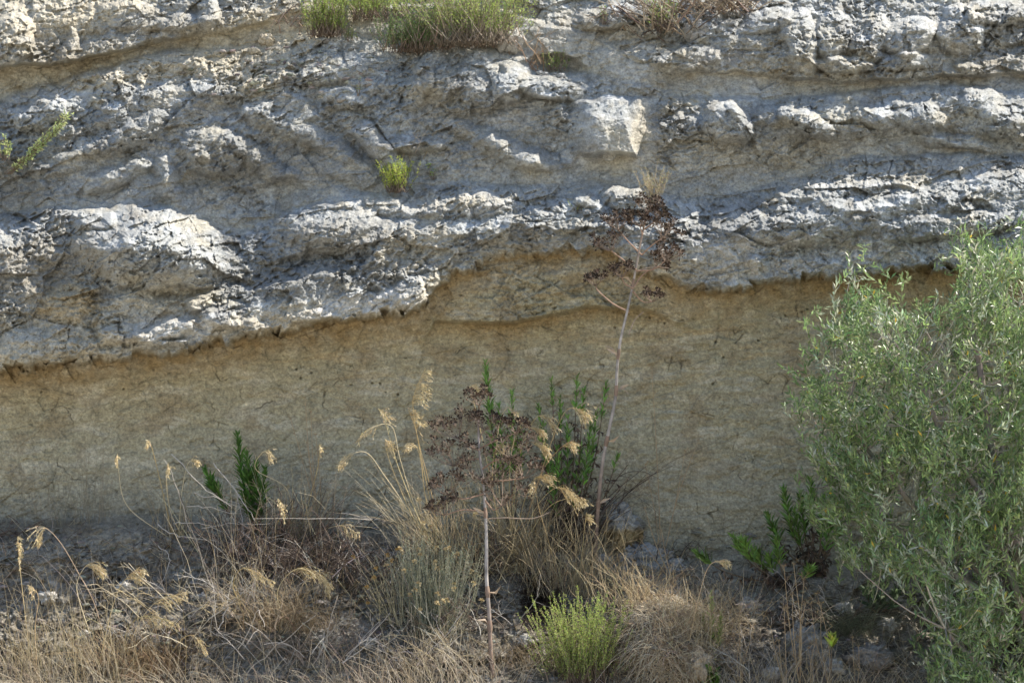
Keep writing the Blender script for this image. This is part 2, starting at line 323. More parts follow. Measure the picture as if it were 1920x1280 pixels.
c = mixc(c, col(.33, .24, .12), np.clip(Oc * (1 + 1.2 * g2 + .8 * g1), 0, 1) * .85)
soil = mixc(np.repeat(col(.21, .19, .155), len(fu), 0), col(.13, .11, .085), ss(-.1, .3, g1 + g2 * .5))
soil = mixc(soil, col(.32, .30, .26), ss(.12, .34, fbm(fu / 35, fv / 20, 4, 391, .6)) * .7)
c = mixc(c, soil, np.clip(Tn - 1.0, 0, 1))
c = mixc(c, col(.09, .075, .05), crack * .62)
c *= (1 + .42 * g3)[:, None]
c = np.clip(c, .02, .8)
nv, nu = sh
idx = np.arange(nv * nu).reshape(sh)
quads = np.stack([idx[:-1, :-1], idx[1:, :-1], idx[1:, 1:], idx[:-1, 1:]], -1)
basev = np.interp(au[:-1], U, vBase)[None, :] + 22
up = (gv[:-1, :-1] < basev)
def sub(name, mask, mat):
    q = quads[mask].ravel(); used = np.zeros(nv * nu, bool); used[q] = True
    rem = np.cumsum(used) - 1
    return link(name, mesh_from(name, pts[used], rem[q], 4, c[used], mat), kind='structure')
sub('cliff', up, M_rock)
sub('slope', ~up, M_soil)
# flat verge and the land all round, one sheet to the horizon
gx = np.concatenate([[-1500, -300, -60], np.linspace(-12, 12, 60), [60, 300, 1500]]); gy = np.concatenate([[-1500, -300, -60], np.linspace(-20, 4, 60)])
GX, GY = np.meshgrid(gx, gy); fx = GX.ravel(); fy = GY.ravel()
gz = .03 * fbm(fx.astype(np.float32) / 1.5, fy.astype(np.float32) / 1.5, 3, 401)
gc = mixc(np.repeat(col(.50, .455, .37), len(fx), 0), col(.42, .37, .28), ss(-.2, .3, fbm(fx / 2.0, fy / 2.0, 4, 411)))
gi = np.arange(len(fx)).reshape(GX.shape); gq = np.stack([gi[:-1, :-1], gi[:-1, 1:], gi[1:, 1:], gi[1:, :-1]], -1).ravel()
link('ground', mesh_from('ground', np.stack([fx, fy, gz], -1), gq, 4, gc, M_soil), kind='structure')

# ---------------------------------------------------------------- plant geometry
rs = np.random.RandomState(7)
def nrm(a): return a / np.maximum(np.linalg.norm(a, axis=-1, keepdims=True), 1e-9)
def smooth_path(pts, n=None):
    pts = np.asarray(pts, float); k = len(pts)
    if k < 3: n = n or 6; return pts[0] + (pts[-1] - pts[0]) * np.linspace(0, 1, n)[:, None]
    n = n or (k - 1) * 4 + 1
    q = np.vstack([2 * pts[0] - pts[1], pts, 2 * pts[-1] - pts[-2]])
    t = np.linspace(0, k - 1 - 1e-6, n); i = t.astype(int); f = (t - i)[:, None]
    a, b, c_, d = q[i], q[i + 1], q[i + 2], q[i + 3]
    return .5 * (2 * b + (c_ - a) * f + (2 * a - 5 * b + 4 * c_ - d) * f**2 + (3 * b - a - 3 * c_ + d) * f**3)
class Geo:
    def __init__(s): s.V = []; s.F = []; s.Cc = []; s.n = 0
    def add(s, v, tris, cols):
        s.V.append(v); s.F.append(tris + s.n); s.Cc.append(np.broadcast_to(cols, (len(v), 3))); s.n += len(v)
    def tube(s, p, r, colr, sides=4):
        p = np.asarray(p, float); n = len(p); r = np.broadcast_to(np.asarray(r, float), (n,)) if np.ndim(r) == 0 or len(r) == n else np.linspace(r[0], r[-1], n)
        t = nrm(np.gradient(p, axis=0)); ref = np.array([0, -1.0, 0.01]) if abs(t[0][1]) < .9 else np.array([1.0, 0, 0])
        a = nrm(np.cross(t, ref)); b = np.cross(t, a)
        th = np.arange(sides) / sides * 2 * math.pi
        v = p[:, None] + r[:, None, None] * (a[:, None] * np.cos(th)[None, :, None] + b[:, None] * np.sin(th)[None, :, None])
        v = v.reshape(-1, 3); i = np.arange(n - 1)[:, None] * sides; j = np.arange(sides)[None]; j2 = (j + 1) % sides
        A = i + j; B = i + j2; Cc = i + sides + j2; D = i + sides + j
        f = np.concatenate([np.stack([A, B, Cc], -1).reshape(-1, 3), np.stack([A, Cc, D], -1).reshape(-1, 3)])
        cols = np.asarray(colr, float)
        if cols.ndim == 2 and len(cols) == n: cols = np.repeat(cols, sides, 0)
        s.add(v, f, cols)
    def leaves(s, base, d, ln, wd, cols, fold=.25, nor=None, bend=0.0):
        """folded pointed blades: 6 vertices, 4 triangles each"""
        base = np.atleast_2d(np.asarray(base, float)); d = np.atleast_2d(np.asarray(d, float)); m = max(len(base), len(d)); base = np.broadcast_to(base, (m, 3))
        if m == 0: return
        d = nrm(np.asarray(d, float)); ln = np.broadcast_to(np.asarray(ln, float), (m,))[:, None]; wd = np.broadcast_to(wd, (m,))[:, None]
        if nor is None: nor = nrm(rs.normal(size=(m, 3)) + np.array([0, -.6, .6]))
        side = nrm(np.cross(d, nor)); nn = np.cross(side, d)
        mp = base + d * ln * .5 + nn * ln * bend; tip = base + d * ln
        l = mp + side * wd * .5 + nn * wd * fold; r = mp - side * wd * .5 + nn * wd * fold
        v = np.stack([base, l, mp, r, tip], 1).reshape(-1, 3)
        o = (np.arange(m) * 5)[:, None]
        f = np.concatenate([o + np.array([0, 2, 1]), o + np.array([0, 3, 2]), o + np.array([2, 4, 1]), o + np.array([2, 3, 4])])
        cols = np.broadcast_to(cols, (m, 3)); s.add(v, f, np.repeat(cols, 5, 0))
    def build(s, name, mat, parent=None, smooth=True, **props):
        if not s.V: return None
        v = np.concatenate(s.V)
        if parent is not None: v = v - np.array(parent.location)
        me = mesh_from(name, v, np.concatenate(s.F).ravel(), 3, np.concatenate(s.Cc), mat, smooth)
        return link(name, me, parent, **props)
def root(base, Y):
    return depth(*base) + .02 if base[1] > 900 else Y
def thing(name, label, cat, loc, group=None):
    o = bpy.data.objects.new(name, None); C.objects.link(o); o.location = loc; o.empty_display_size = .1
    o['label'] = label; o['category'] = cat
    if group: o['group'] = group
    return o
def vary(colr, m, amt=.25): return np.clip(np.asarray(colr)[None, :] * (1 + amt * rs.normal(size=(m, 1))) * (1 + .06 * rs.normal(size=(m, 3))), .01, .9)
def pick(palette, m):
    pal = np.array(palette); return vary([1, 1, 1], m, .15) * pal[rs.randint(0, len(pal), m)]
def ppath(pp, Y, n=None):
    Yv = np.linspace(Y[0], Y[1], len(pp)) if hasattr(Y, '__len__') else np.full(len(pp), Y)
    a = np.array(pp, float); return smooth_path(P(a[:, 0], a[:, 1], Yv), n)

STRAW = [(.56, .47, .30), (.46, .37, .22), (.64, .56, .40)]; GOLD = [(.74, .60, .34), (.64, .50, .26), (.80, .69, .46)]
GREYT = [(.46, .42, .37), (.28, .24, .20), (.56, .52, .46)]; DARKT = [(.12, .09, .07), (.18, .13, .10), (.08, .06, .05)]

# ---- dead giant fennel
def umbel(g, gs, c0, ax, size, stem_col, seed_pal, rays=13):
    ax = nrm(np.array(ax, float)); ref = np.array([.3, -1, .2]); a = nrm(np.cross(ax, ref)); b = np.cross(ax, a)
    for k in range(rays):
        th = k * 2.4 + rs.rand(); sp = (.25 + .75 * math.sqrt((k + .5) / rays)) * 1.25
        d = nrm(ax * math.cos(sp) + (a * math.cos(th) + b * math.sin(th)) * math.sin(sp))
        ln = size * (.8 + .35 * rs.rand()); e = c0 + d * ln + np.array([0, 0, .1 * ln])
        g.tube(smooth_path([c0, c0 + d * ln * .55 - ax * .02 * size, e], 5), [.0022, .0014], stem_col, 3)
        m = rs.randint(15, 22); dd = nrm(rs.normal(size=(m, 3)) + ax * 1.3)
        l2 = size * .27 * (.6 + .5 * rs.rand(m))
        for q in range(m): g.tube(np.array([e, e + dd[q] * l2[q]]), [.0012, .0009], stem_col, 3)
        tip = e + dd * l2[:, None]
        gs.leaves(tip - dd * .004, nrm(dd + .4 * rs.normal(size=(m, 3))),  .020 * (.8 + .4 * rs.rand(m)), .0105, pick(seed_pal, m), .3)
SEED = [(.05, .034, .026), (.10, .066, .045), (.038, .027, .021), (.17, .12, .08)]
def fennel(label, stem, Y, r, umbels, stubs, nodes):
    p = ppath(stem, Y, len(stem) * 5); Yv = p[:, 1]
    t = thing('giant_fennel', label, 'fennel', p[0])
    g = Geo(); m = len(p); f = np.linspace(0, 1, m)
    rad = r[0] + (r[1] - r[0]) * f; sc_ = mixc(np.repeat(col(.24, .17, .13), m, 0), col(.33, .30, .28), ss(.1, .35, f))
    sc_ = mixc(sc_, col(.28, .21, .17), ss(.7, 1, f)) * (1 + .15 * rs.normal(size=(m, 1)))
    g.tube(p, rad, np.clip(sc_, .05, .8), 8); g.build('stem', M_wood, t)
    for (nu_, nv_) in nodes:                                                   # sheaths round the joints
        k = int(np.argmin(np.abs(p[:, 2] - P(nu_, nv_, float(p[:, 1].mean()))[2])))
        k = min(max(k, 1), m - 2); d = nrm(p[k + 1] - p[k - 1]); q = p[k]
        gn = Geo(); gn.tube(np.array([q - d * .03, q, q + d * .035]), [rad[k] * 1.05, rad[k] * 1.45, rad[k] * 1.1], (.24, .17, .13), 7)
        dd = nrm(np.array([[rs.choice([-1, 1]) * 1.0, -.3, .5]])); gn.leaves([q], dd, .09, .022, [(.42, .33, .25)], .5, bend=.2); gn.build('leaf_sheath', M_wood, t)
    for (pp) in stubs:
        gb = Geo(); gb.tube(ppath(pp, depth_at(p, pp[0][1]), 7), [.0036, .0022], (.36, .28, .22), 5); gb.build('side_twig', M_wood, t)
    for (path, size, ax) in umbels:
        y0 = depth_at(p, path[0][1]); dy = rs.uniform(-.12, .12)
        q = ppath(path, (y0, y0 + dy), 9); g1_ = Geo(); g2_ = Geo()
        g1_.tube(q, [.0055, .003], (.33, .22, .16), 5)
        umbel(g1_, g2_, q[-1], ax, size, (.22, .165, .13), SEED)
        o = g1_.build('umbel', M_wood, t)
        so_ = g2_.build('seed', M_wood, None, kind='stuff')
        so_.parent = o; so_.matrix_parent_inverse.identity(); off = Vector(t.location); so_.location = -off
    return t
def depth_at(p, v):
    z = P(960, v, float(p[:, 1].mean()))[2]; k = int(np.argmin(np.abs(p[:, 2] - z))); return float(p[k, 1])
FY = (depth(1116, 1070) + .03, -.80)
fennel('tall dead giant fennel leaning right, its dark seed heads reaching up over the rock lip',
  [(1116, 1070), (1118, 1000), (1124, 920), (1131, 860), (1143, 800), (1154, 745), (1157, 690), (1163, 640), (1178, 575), (1192, 505), (1201, 455), (1212, 402)],
  FY, (.013, .005),
  [([(1212, 402), (1216, 398)], .085, (.1, -.1, 1)), ([(1208, 430), (1232, 412)], .06, (.5, 0, 1)), ([(1203, 478), (1180, 455), (1160, 432)], .10, (-.3, -.1, 1)),
   ([(1203, 478), (1222, 460), (1242, 446)], .10, (.4, 0, 1)), ([(1193, 506), (1168, 487), (1146, 470)], .10, (-.4, 0, 1)), ([(1192, 508), (1225, 505), (1246, 490)], .105, (.4, .1, 1)),
   ([(1187, 540), (1172, 532), (1166, 520)], .085, (-.1, -.2, 1)), ([(1180, 585), (1150, 570), (1122, 546), (1117, 536)], .075, (-.2, 0, 1)),
   ([(1187, 540), (1205, 515), (1230, 500)], .07, (.6, .1, .6)), ([(1186, 545), (1205, 565), (1222, 566)], .07, (.2, 0, 1)), ([(1205, 440), (1200, 425)], .08, (-.1, -.3, 1))],
  [[(1179, 627), (1190, 600), (1207, 584)], [(1156, 670), (1150, 655), (1135, 648)], [(1193, 508), (1225, 500), (1255, 503)], [(1156, 733), (1168, 728), (1178, 738)]],
  [(1156, 732), (1137, 826), (1126, 942), (1187, 541), (1157, 668)])
fennel('shorter dead giant fennel with many brown seed heads rising out of the golden grass clump',
  [(925, 1285), (920, 1220), (917, 1150), (912, 1080), (912, 1010), (910, 960), (906, 900), (899, 850), (897, 800), (898, 765)],
  (depth(925, 1270), -1.0), (.013, .005),
  [([(898, 765), (898, 760)], .085, (0, -.1, 1)), ([(897, 845), (880, 832), (860, 822)], .155, (-.3, 0, 1)), ([(897, 835), (902, 815), (908, 806)], .10, (.1, 0, 1)),
   ([(898, 860), (875, 862), (852, 874)], .155, (-.2, 0, 1)), ([(904, 905), (904, 900)], .155, (0, -.5, 1)), ([(900, 840), (930, 825), (966, 812)], .08, (.2, 0, 1)),
   ([(903, 880), (930, 862), (956, 860)], .155, (.2, -.2, 1)), ([(907, 902), (950, 900), (982, 896)], .11, (.2, 0, 1)), ([(908, 935), (925, 955), (940, 948)], .155, (.1, -.3, 1)),
   ([(908, 925), (870, 935), (842, 928)], .12, (-.2, 0, 1)), ([(910, 960), (870, 955), (832, 966)], .10, (-.3, 0, 1))],
  [[(912, 972), (950, 970), (998, 972), (1030, 960)], [(910, 968), (880, 958), (850, 968)], [(918, 1180), (900, 1172), (882, 1175)]],
  [(912, 960), (915, 1110), (918, 1178)])

QUEUE = []
# ---- grasses
def panicle(g, gs, path, Y, side, dens=1.0, size=.055, frac=.38):
    """an oat-like grass stem; spikelets hang to one side along the last part of it"""
    p = ppath(path, Y, len(path) * 6); g.tube(p, [.0028, .0012], pick(GOLD, 1)[0], 4)
    n = len(p); k0 = int(n * (1 - frac)); seg = p[k0:]
    size = size * 1.35; frac = min(frac * 1.4, .65); m = int(32 * dens)
    for i in range(m):
        f = i / m; q = seg[min(int(f * (len(seg) - 1)), len(seg) - 1)] + rs.normal(size=3) * .004
        l = size * (1.15 - .75 * f) * (.6 + .7 * rs.rand())
        tg = nrm(seg[min(int(f * (len(seg) - 1)) + 1, len(seg) - 1)] - seg[max(int(f * (len(seg) - 1)) - 1, 0)])
        d = nrm(tg * .9 + np.array([side * .7, rs.normal() * .3, -.35 + .4 * rs.normal()]))
        e1 = q + d * l * .6; e2 = e1 + nrm(d + np.array([0, 0, -.7])) * l * .6
        g.tube(np.array([q, e1, e2]), [.0009, .0007], pick(GOLD, 1)[0], 3)
        ks = rs.rand(4)[:, None]; b_ = e1 * (1 - ks) + e2 * ks
        gs.leaves(b_, nrm(d[None] * .6 + np.array([0, 0, -.6]) + .25 * rs.normal(size=(4, 3))), .021 * (.6 + .7 * rs.rand(4)), .0042, pick(GOLD, 4), .3)
def blades(g, base, n, h, spread, pal, lean=(0, 0), w=.0035, curl=.5, basew=.05):
    base = np.array(base, float)
    for i in range(n):
        th = rs.rand() * 6.283; sp = spread * math.sqrt(rs.rand()); hh = h * (.45 + .75 * rs.rand())
        b = base + np.array([rs.normal() * basew, rs.normal() * basew * .6, 0])
        d = np.array([math.cos(th) * sp + lean[0], math.sin(th) * sp * .8 + lean[1] - .28, 1.0])
        cu = curl * rs.rand() ** 1.5
        t = np.linspace(0, 1, 6)[:, None]
        p = b + d * hh * t + np.array([d[0] * cu, d[1] * cu, -cu * .9]) * hh * t**2.2 + np.cumsum(rs.normal(size=(6, 3)) * .006, 0)
        g.tube(p, [w * .5 * (.7 + .6 * rs.rand()), w * .16], pick(pal, 1)[0], 3)
def grass(label, base, Y, n, h, spread, heads=(), pal=STRAW, lean=(0, 0), curl=.5, basew=.05, name='dry_grass', group='clumps of dry grass on the slope', w=.0035):
    Y = root(base, Y)
    b = P(base[0], base[1], Y); t = thing(name, label, 'grass', b, group)
    g = Geo(); blades(g, b, n, h, spread, pal, lean, w, curl, basew); g.build('blades', M_straw, t)
    for hd in heads:
        path, side = hd[0], hd[1]; g1_ = Geo(); panicle(g1_, g1_, path, (Y, min(Y - rs.uniform(.05, .3), -.75 - .25 * rs.rand())), side, *(hd[2:])); g1_.build('seed_head', M_straw, t)
    return t
grass('golden grass with tall feathery heads left of the shorter dead fennel', (835, 1085), -.95, 320, .62, .60,
  [([(835, 1060), (812, 960), (790, 860), (775, 770), (778, 735), (798, 690)], 1, 1.5, .07, .34), ([(830, 1060), (810, 930), (790, 850), (778, 800), (766, 768)], 1, 1.3, .07, .3),
   ([(825, 1060), (780, 960), (745, 870), (722, 790), (710, 766)], 1, 1.0, .05, .28), ([(820, 1060), (770, 960), (740, 890), (725, 845), (722, 822)], 1, 1, .05, .25),
   ([(815, 1060), (760, 950), (720, 890), (690, 850), (662, 850), (640, 868)], -.6, 1.1, .06, .25), ([(820, 1060), (775, 940), (750, 860), (735, 800), (700, 800), (672, 825)], -.5, .8, .05, .3),
   ([(835, 1060), (800, 940), (790, 870), (782, 840), (770, 830)], -1, .8, .05, .25)], pal=STRAW, lean=(-.15, 0), basew=.09)
grass('golden grass drooping its feathery heads to the right, between the two dead fennels', (960, 1075), -.9, 280, .58, .65,
  [([(945, 1050), (930, 900), (935, 800), (950, 765), (962, 775)], 1, 1.1, .07, .2), ([(950, 1050), (910, 850), (890, 760), (880, 728), (893, 722)], 1, 1, .06, .2),
   ([(955, 1050), (965, 900), (985, 820), (1010, 780), (1040, 798)], 1, .9, .07, .25), ([(965, 1050), (1010, 900), (1045, 800), (1068, 765), (1095, 775)], .7, 1.3, .08, .2),
   ([(960, 1050), (955, 900), (965, 820), (985, 800), (1012, 805)], 1, 1, .07, .22), ([(960, 1050), (965, 930), (975, 850), (995, 828), (1020, 842)], 1, 1.4, .08, .22),
   ([(965, 1050), (1010, 900), (1045, 845), (1075, 825)], 1, .9, .05, .25), ([(960, 1050), (980, 950), (1000, 900), (1025, 890)], 1, 1.3, .07, .3),
   ([(965, 1050), (1000, 960), (1040, 915), (1075, 925)], .8, 1.2, .06, .3), ([(965, 1050), (1020, 960), (1060, 935), (1100, 938)], .7, 1.1, .05, .3),
   ([(950, 1050), (925, 930), (925, 860), (935, 830)], 1, 1.2, .07, .25)], pal=STRAW, basew=.09)
grass('upright pale straw grass beside the foot of the tall dead fennel', (1080, 1115), -.95, 300, .50, .60, 
  [([(1050, 1100), (1030, 1020), (1010, 950), (1002, 900)], -1, .6, .04, .25), ([(1085, 1100), (1095, 1000), (1100, 960)], 1, .6, .04, .25)], pal=[(.64, .54, .36), (.50, .40, .25)], basew=.15)
grass('grass arching left with one big golden head, over the left end of the slope', (205, 1250), -1.15, 60, .35, .5,
  [([(205, 1250), (180, 1140), (145, 1070), (112, 1015), (85, 990), (76, 1010)], -.3, 1.4, .06, .22), ([(190, 1250), (150, 1130), (145, 1090), (165, 1058), (190, 1072)], .8, 1.3, .06, .3)], basew=.1)
grass('grass with a narrow upright spike at the left edge of the slope', (60, 1270), -1.15, 110, .38, .45,
  [([(60, 1270), (48, 1160), (38, 1070), (33, 1005)], .2, 1.2, .03, .28), ([(70, 1270), (66, 1180), (72, 1120), (60, 1100)], .3, .5, .03, .2)], basew=.14)
grass('grass with two feathery heads bending right, in front of the bare soil at left', (200, 1275), -1.15, 90, .3, .6,
  [([(180, 1275), (200, 1180), (225, 1100), (262, 1062)], .9, 1.1, .06, .25), ([(230, 1275), (250, 1190), (290, 1130), (348, 1110)], .6, 1.2, .06, .35)], basew=.16)
grass('brown matted grass tuft with drooping head at the bottom left', (270, 1270), -1.2, 460, .30, .8,
  [([(250, 1270), (235, 1190), (270, 1155), (330, 1168)], .5, 1.5, .06, .4), ([(300, 1270), (330, 1210), (360, 1190), (385, 1220)], .5, 1, .05, .35)], pal=[(.34, .24, .14), (.45, .34, .2), (.24, .16, .1)], curl=1.1, basew=.13)
grass('arched golden grass tuft in front of the dead twig tangle', (540, 1180), -1.1, 420, .34, .7,
  [([(500, 1180), (440, 1110), (455, 1065), (510, 1090)], .6, 1.2, .05, .3), ([(540, 1180), (520, 1110), (560, 1065), (620, 1095)], .6, 1.7, .06, .4), ([(560, 1180), (560, 1110), (595, 1075), (615, 1110)], .6, 1.3, .06, .4)],
  pal=[(.42, .32, .19), (.52, .42, .28), (.30, .22, .14)], curl=1.2, basew=.14)
grass('thin grass with pale dangling heads against the clay wall at left', (330, 1010), -.55, 30, .4, .35,
  [([(345, 1010), (320, 960), (312, 900), (315, 868)], .3, .9, .03, .25), ([(320, 1010), (240, 950), (222, 880), (220, 850)], -.1, .6, .05, .15), ([(335, 1010), (340, 930), (352, 870), (368, 862)], .5, .9, .04, .2),
   ([(325, 1010), (300, 900), (285, 840), (278, 825)], -.4, .6, .03, .2)], basew=.07)
grass('sparse grey grass stems standing on the ledge at the foot of the wall, far left', (150, 985), -.35, 46, .55, .3, (), pal=[(.30, .27, .2), (.36, .31, .22)], curl=.15, basew=.12, w=.003)
grass('grass with arched head standing in front of the dark twigs', (560, 1030), -.75, 170, .5, .6,
  [([(545, 1010), (540, 920), (480, 880), (492, 848), (505, 850)], .4, .8, .05, .15), ([(560, 1010), (590, 900), (598, 860), (600, 830)], .2, .5, .03, .2), ([(520, 1010), (515, 990), (530, 960), (520, 935)], .3, 1, .05, .3),
   ([(560, 1010), (600, 995), (640, 985), (672, 1000)], -.2, 1.3, .05, .35)], basew=.12)
grass('grass bending right at the foot of the boulders, right of the tall fennel', (1290, 1210), -1.1, 60, .36, .5,
  [([(1290, 1210), (1310, 1120), (1330, 1060), (1362, 1050)], .6, .8, .04, .22)], basew=.1)
grass('sparse pale grass along the bottom edge between the mound and the olive tree', (1420, 1290), -1.25, 260, .30, .6, (), pal=STRAW + GREYT, basew=.3, w=.003)
grass('low brown grass at the foot of the shorter fennel', (800, 1290), -1.25, 420, .32, .7, (), pal=[(.55, .47, .35), (.40, .32, .22), (.62, .55, .44)], basew=.26)
grass('dense pale hay-like grass in the bottom left corner', (60, 1310), -1.4, 420, .30, .8, (), pal=[(.68, .60, .46), (.56, .48, .36), (.44, .36, .26)], curl=1.1, basew=.28)
grass('dense pale grass along the bottom edge, left of the twig tangle', (350, 1320), -1.4, 380, .30, .8, (), pal=[(.68, .60, .46), (.56, .48, .36), (.44, .36, .26)], curl=1.1, basew=.32)
grass('dry brown grass at the bottom edge under the twig tangle', (620, 1320), -1.4, 420, .28, .8, (), pal=[(.60, .53, .42), (.42, .34, .26)], curl=1.0, basew=.25)
grass('sparse straw grass behind the grey-green bush, over the middle of the slope', (720, 1110), -1, 90, .40, .7, (), pal=STRAW + GREYT, basew=.2, w=.003)
grass('thin straw grass over the shaded bare soil at left, above two bending heads', (150, 1130), -1, 70, .30, .7, (), pal=GREYT + [(.4, .32, .2)], basew=.3, w=.003)
grass('short brown grass on the bare slope between the shorter fennel and the bright green shrub', (985, 1250), -1, 220, .18, .9, (), pal=[(.36, .28, .18), (.26, .2, .13)], basew=.12, w=.003)
grass('sparse dry grass below the boulders, right of the mound top', (1370, 1160), -1, 130, .30, .6, (), pal=STRAW + GREYT, basew=.2, w=.0028)
grass('pale dry grass under the lowest olive foliage at the bottom right', (1690, 1290), -1, 200, .26, .8, (), pal=STRAW + GREYT, basew=.3, w=.003)
for (lb, bb, nn, hh, pl) in [('heap of pale broken straw and twigs under the grey-green bush', (800, 1240), 60, .30, STRAW + GREYT), ('bleached twig tangle in front of the dark dead bush', (420, 1150), 70, .32, GREYT + STRAW),
    ('pale twigs between the mound and the spiny weeds', (1400, 1250), 36, .26, GREYT), ('dead twigs leaning over the slope at the left, beside the twin bending heads', (300, 1200), 40, .28, GREYT + STRAW), ('brown dead twigs below the broad-leaved rosettes', (1470, 1160), 36, .2, DARKT + GREYT),
    ('darkest low twig tangle, under the bare branches left of the grey-green bush', (570, 1085), 110, .36, DARKT), ('dense twig heap just left of the shorter fennel stem', (860, 1180), 50, .26, GREYT + DARKT)]: QUEUE.append((lb, bb, nn, hh, pl))
grass('tall pale grass stems rising over the bottom left corner', (110, 1290), -1, 150, .62, .4, (), pal=STRAW, curl=.25, basew=.35, w=.003)
grass('tall pale grass stems among the dark twig tangle at left', (450, 1120), -1, 60, .60, .5, (), pal=STRAW + GREYT, curl=.3, basew=.2, w=.003)
grass('ragged golden grass tuft on the crest of the brown mound', (1190, 1135), -1, 160, .28, .8, (), pal=[(.74, .62, .40), (.55, .42, .26)], basew=.12, w=.003)
grass('straggling grass spilling off the right shoulder of the mound', (1300, 1180), -1, 160, .26, .9, (), pal=[(.74, .62, .42), (.5, .4, .26)], lean=(.3, 0), basew=.14, w=.003)
# grey-green soft tuft at right
grass('grey-green soft grass tuft in the shade below the leafy plant', (1590, 1190), -1.0, 200, .26, 1.1, (), pal=[(.22, .25, .17), (.30, .31, .22), (.16, .18, .12)], curl=1.0, basew=.07)
# brown matted grass over the mound
def fur(label, name, cu, cv, ru, rv, n, ln, pal, cat='grass', off=0.0):
    uv = rs.normal(size=(n, 2)) * .5; m = (uv**2).sum(1) < 1.1; uv = uv[m]; uu = cu + uv[:, 0] * ru; vv = cv + uv[:, 1] * rv
    b = surf(uu, vv, off); t = thing(name, label, cat, P(cu, cv + rv * .6, depth(cu, cv + rv * .6)), 'clumps of dry grass on the slope'); g = Geo()
    for i in range(len(b)):
        d = nrm(np.array([rs.normal() * .9, -.5 + rs.normal() * .4, .35 + .8 * rs.normal()])); l = ln * (.3 + rs.rand() + .9 * rs.rand()**6)
        x = np.linspace(0, 1, 5)[:, None]; p = b[i] + d * l * x + np.array([0, -.1, -.9]) * l * x**2 * rs.rand() + np.cumsum(rs.normal(size=(5, 3)) * .006, 0)
        g.tube(p, [.0018, .0007], pick(pal, 1)[0], 3)
    g.build('blades', M_straw, t); return t
fur('sunlit mound matted with dry brown grass, right of the bright green shrub', 'grass_mound', 1245, 1190, 165, 125, 4800, .12, [(.78, .65, .45), (.66, .53, .36), (.84, .74, .56), (.42, .31, .20)])
fur('dark brown root clump hanging beneath the straw grass, left of the bright green shrub', 'root_clump', 1012, 1128, 42, 52, 900, .12, [(.07, .05, .035), (.12, .08, .055), (.04, .03, .02)], 'roots', .06)

# ---- dead twig tangles
def twigs(g, base, n, ln, spread, pal, r=.0035, fork=3, lean=(0, 0, 0), wig=.10, basew=.08):
    base = np.array(base, float)
    def go(p0, d, l, rad, lev, colr):
        k = 7; st = l / k; P_ = [p0]; dd = d.copy()
        for i in range(k): dd = nrm(dd + rs.normal(size=3) * wig + np.array([0, 0, -.035])); P_.append(P_[-1] + dd * st)
        P_ = np.array(P_); g.tube(P_, [rad, rad * .5], colr, 4 if lev == 0 else 3)
        if lev < fork:
            for _ in range(rs.randint(1, 4)):
                j = rs.randint(2, k); go(P_[j], nrm(dd + rs.normal(size=3) * .65), l * (.35 + .3 * rs.rand()), rad * .6, lev + 1, colr)
    for i in range(n):
        b = base + np.array([rs.normal() * basew, rs.normal() * basew * .6, rs.normal() * .02])
        th = rs.rand() * 6.283; d = nrm(np.array([math.cos(th) * spread, math.sin(th) * spread * .6 - .1, 1.0]) + np.array(lean))
        go(b, d, ln * (.5 + .6 * rs.rand()), r * (.6 + .6 * rs.rand()), 0, pick(pal, 1)[0])
def bush(label, base, Y, n, ln, spread, pal, extra=(), **kw):
    Y = root(base, Y)
    b = P(base[0], base[1], Y); t = thing('dead_bush', label, 'dead bush', b, 'dead bushes on the slope'); g = Geo(); twigs(g, b, n, ln, spread, pal, **kw); g.build('twigs', M_wood, t)
    for e in extra:
        g2_ = Geo(); q_ = ppath(e, (Y - .1, Y - .3), 14); g2_.tube(q_ + np.cumsum(rs.normal(size=q_.shape) * .005, 0), [.0036, .0016], (.42, .38, .33), 5); g2_.build('branch', M_wood, t)
    return t
bush('dark tangle of dead twigs with bleached bare branches, below the clay wall at left', (500, 1060), -.75, 110, .50, 1.1, DARKT + DARKT + DARKT + GREYT,
  [[(640, 962), (700, 975), (620, 970), (478, 967)], [(295, 982), (320, 1005), (345, 1010), (403, 1015)], [(325, 980), (373, 979), (405, 988)], [(378, 991), (430, 977), (500, 978)], [(482, 1012), (510, 1003), (537, 994)],
   [(365, 925), (400, 940), (445, 960)], [(352, 950), (400, 952), (445, 962)], [(320, 853), (360, 900), (430, 950)], [(400, 870), (440, 930), (470, 985)], [(300, 1020), (318, 1040), (290, 1100)], [(360, 995), (300, 860)]], lean=(-.1, 0, 0), basew=.16)
bush('low dark heap of dead twigs, left of the yellow-flowered grey-green bush', (650, 1090), -.85, 60, .36, 1.2, DARKT + GREYT, (), basew=.2)
bush('criss-cross heap of bleached twigs at the lower centre left, under the arched grass', (560, 1240), -1.2, 60, .36, 1.1, [(.5, .45, .39), (.34, .28, .22), (.22, .17, .13)],
  [[(445, 1218), (480, 1140), (495, 1175)], [(462, 1265), (520, 1215), (590, 1160)], [(430, 1140), (405, 1195), (385, 1110)], [(600, 1260), (615, 1180), (640, 1110)]], basew=.2)
bush('dark dry twigs against the clay wall behind the fennels', (1050, 1040), -.35, 30, .55, .8, DARKT, [], lean=(.3, 0, 0))
bush('fine dead brush behind the golden grass, low between the fennels', (890, 1090), -.7, 60, .42, .8, DARKT + STRAW, [], basew=.14)
bush('dark leafless twigs leaning up right, just right of the tall dead fennel stem', (1090, 1030), -.30, 9, .85, .3, DARKT, [], lean=(.75, 0, 0), r=.004)
bush('small dark dead bush beside the tan boulder', (1225, 1058), -.35, 20, .17, .6, DARKT, [])
bush('dark dead twigs on the ledge at the far left edge', (20, 1010), -.3, 16, .22, 1.3, DARKT, [], basew=.12)
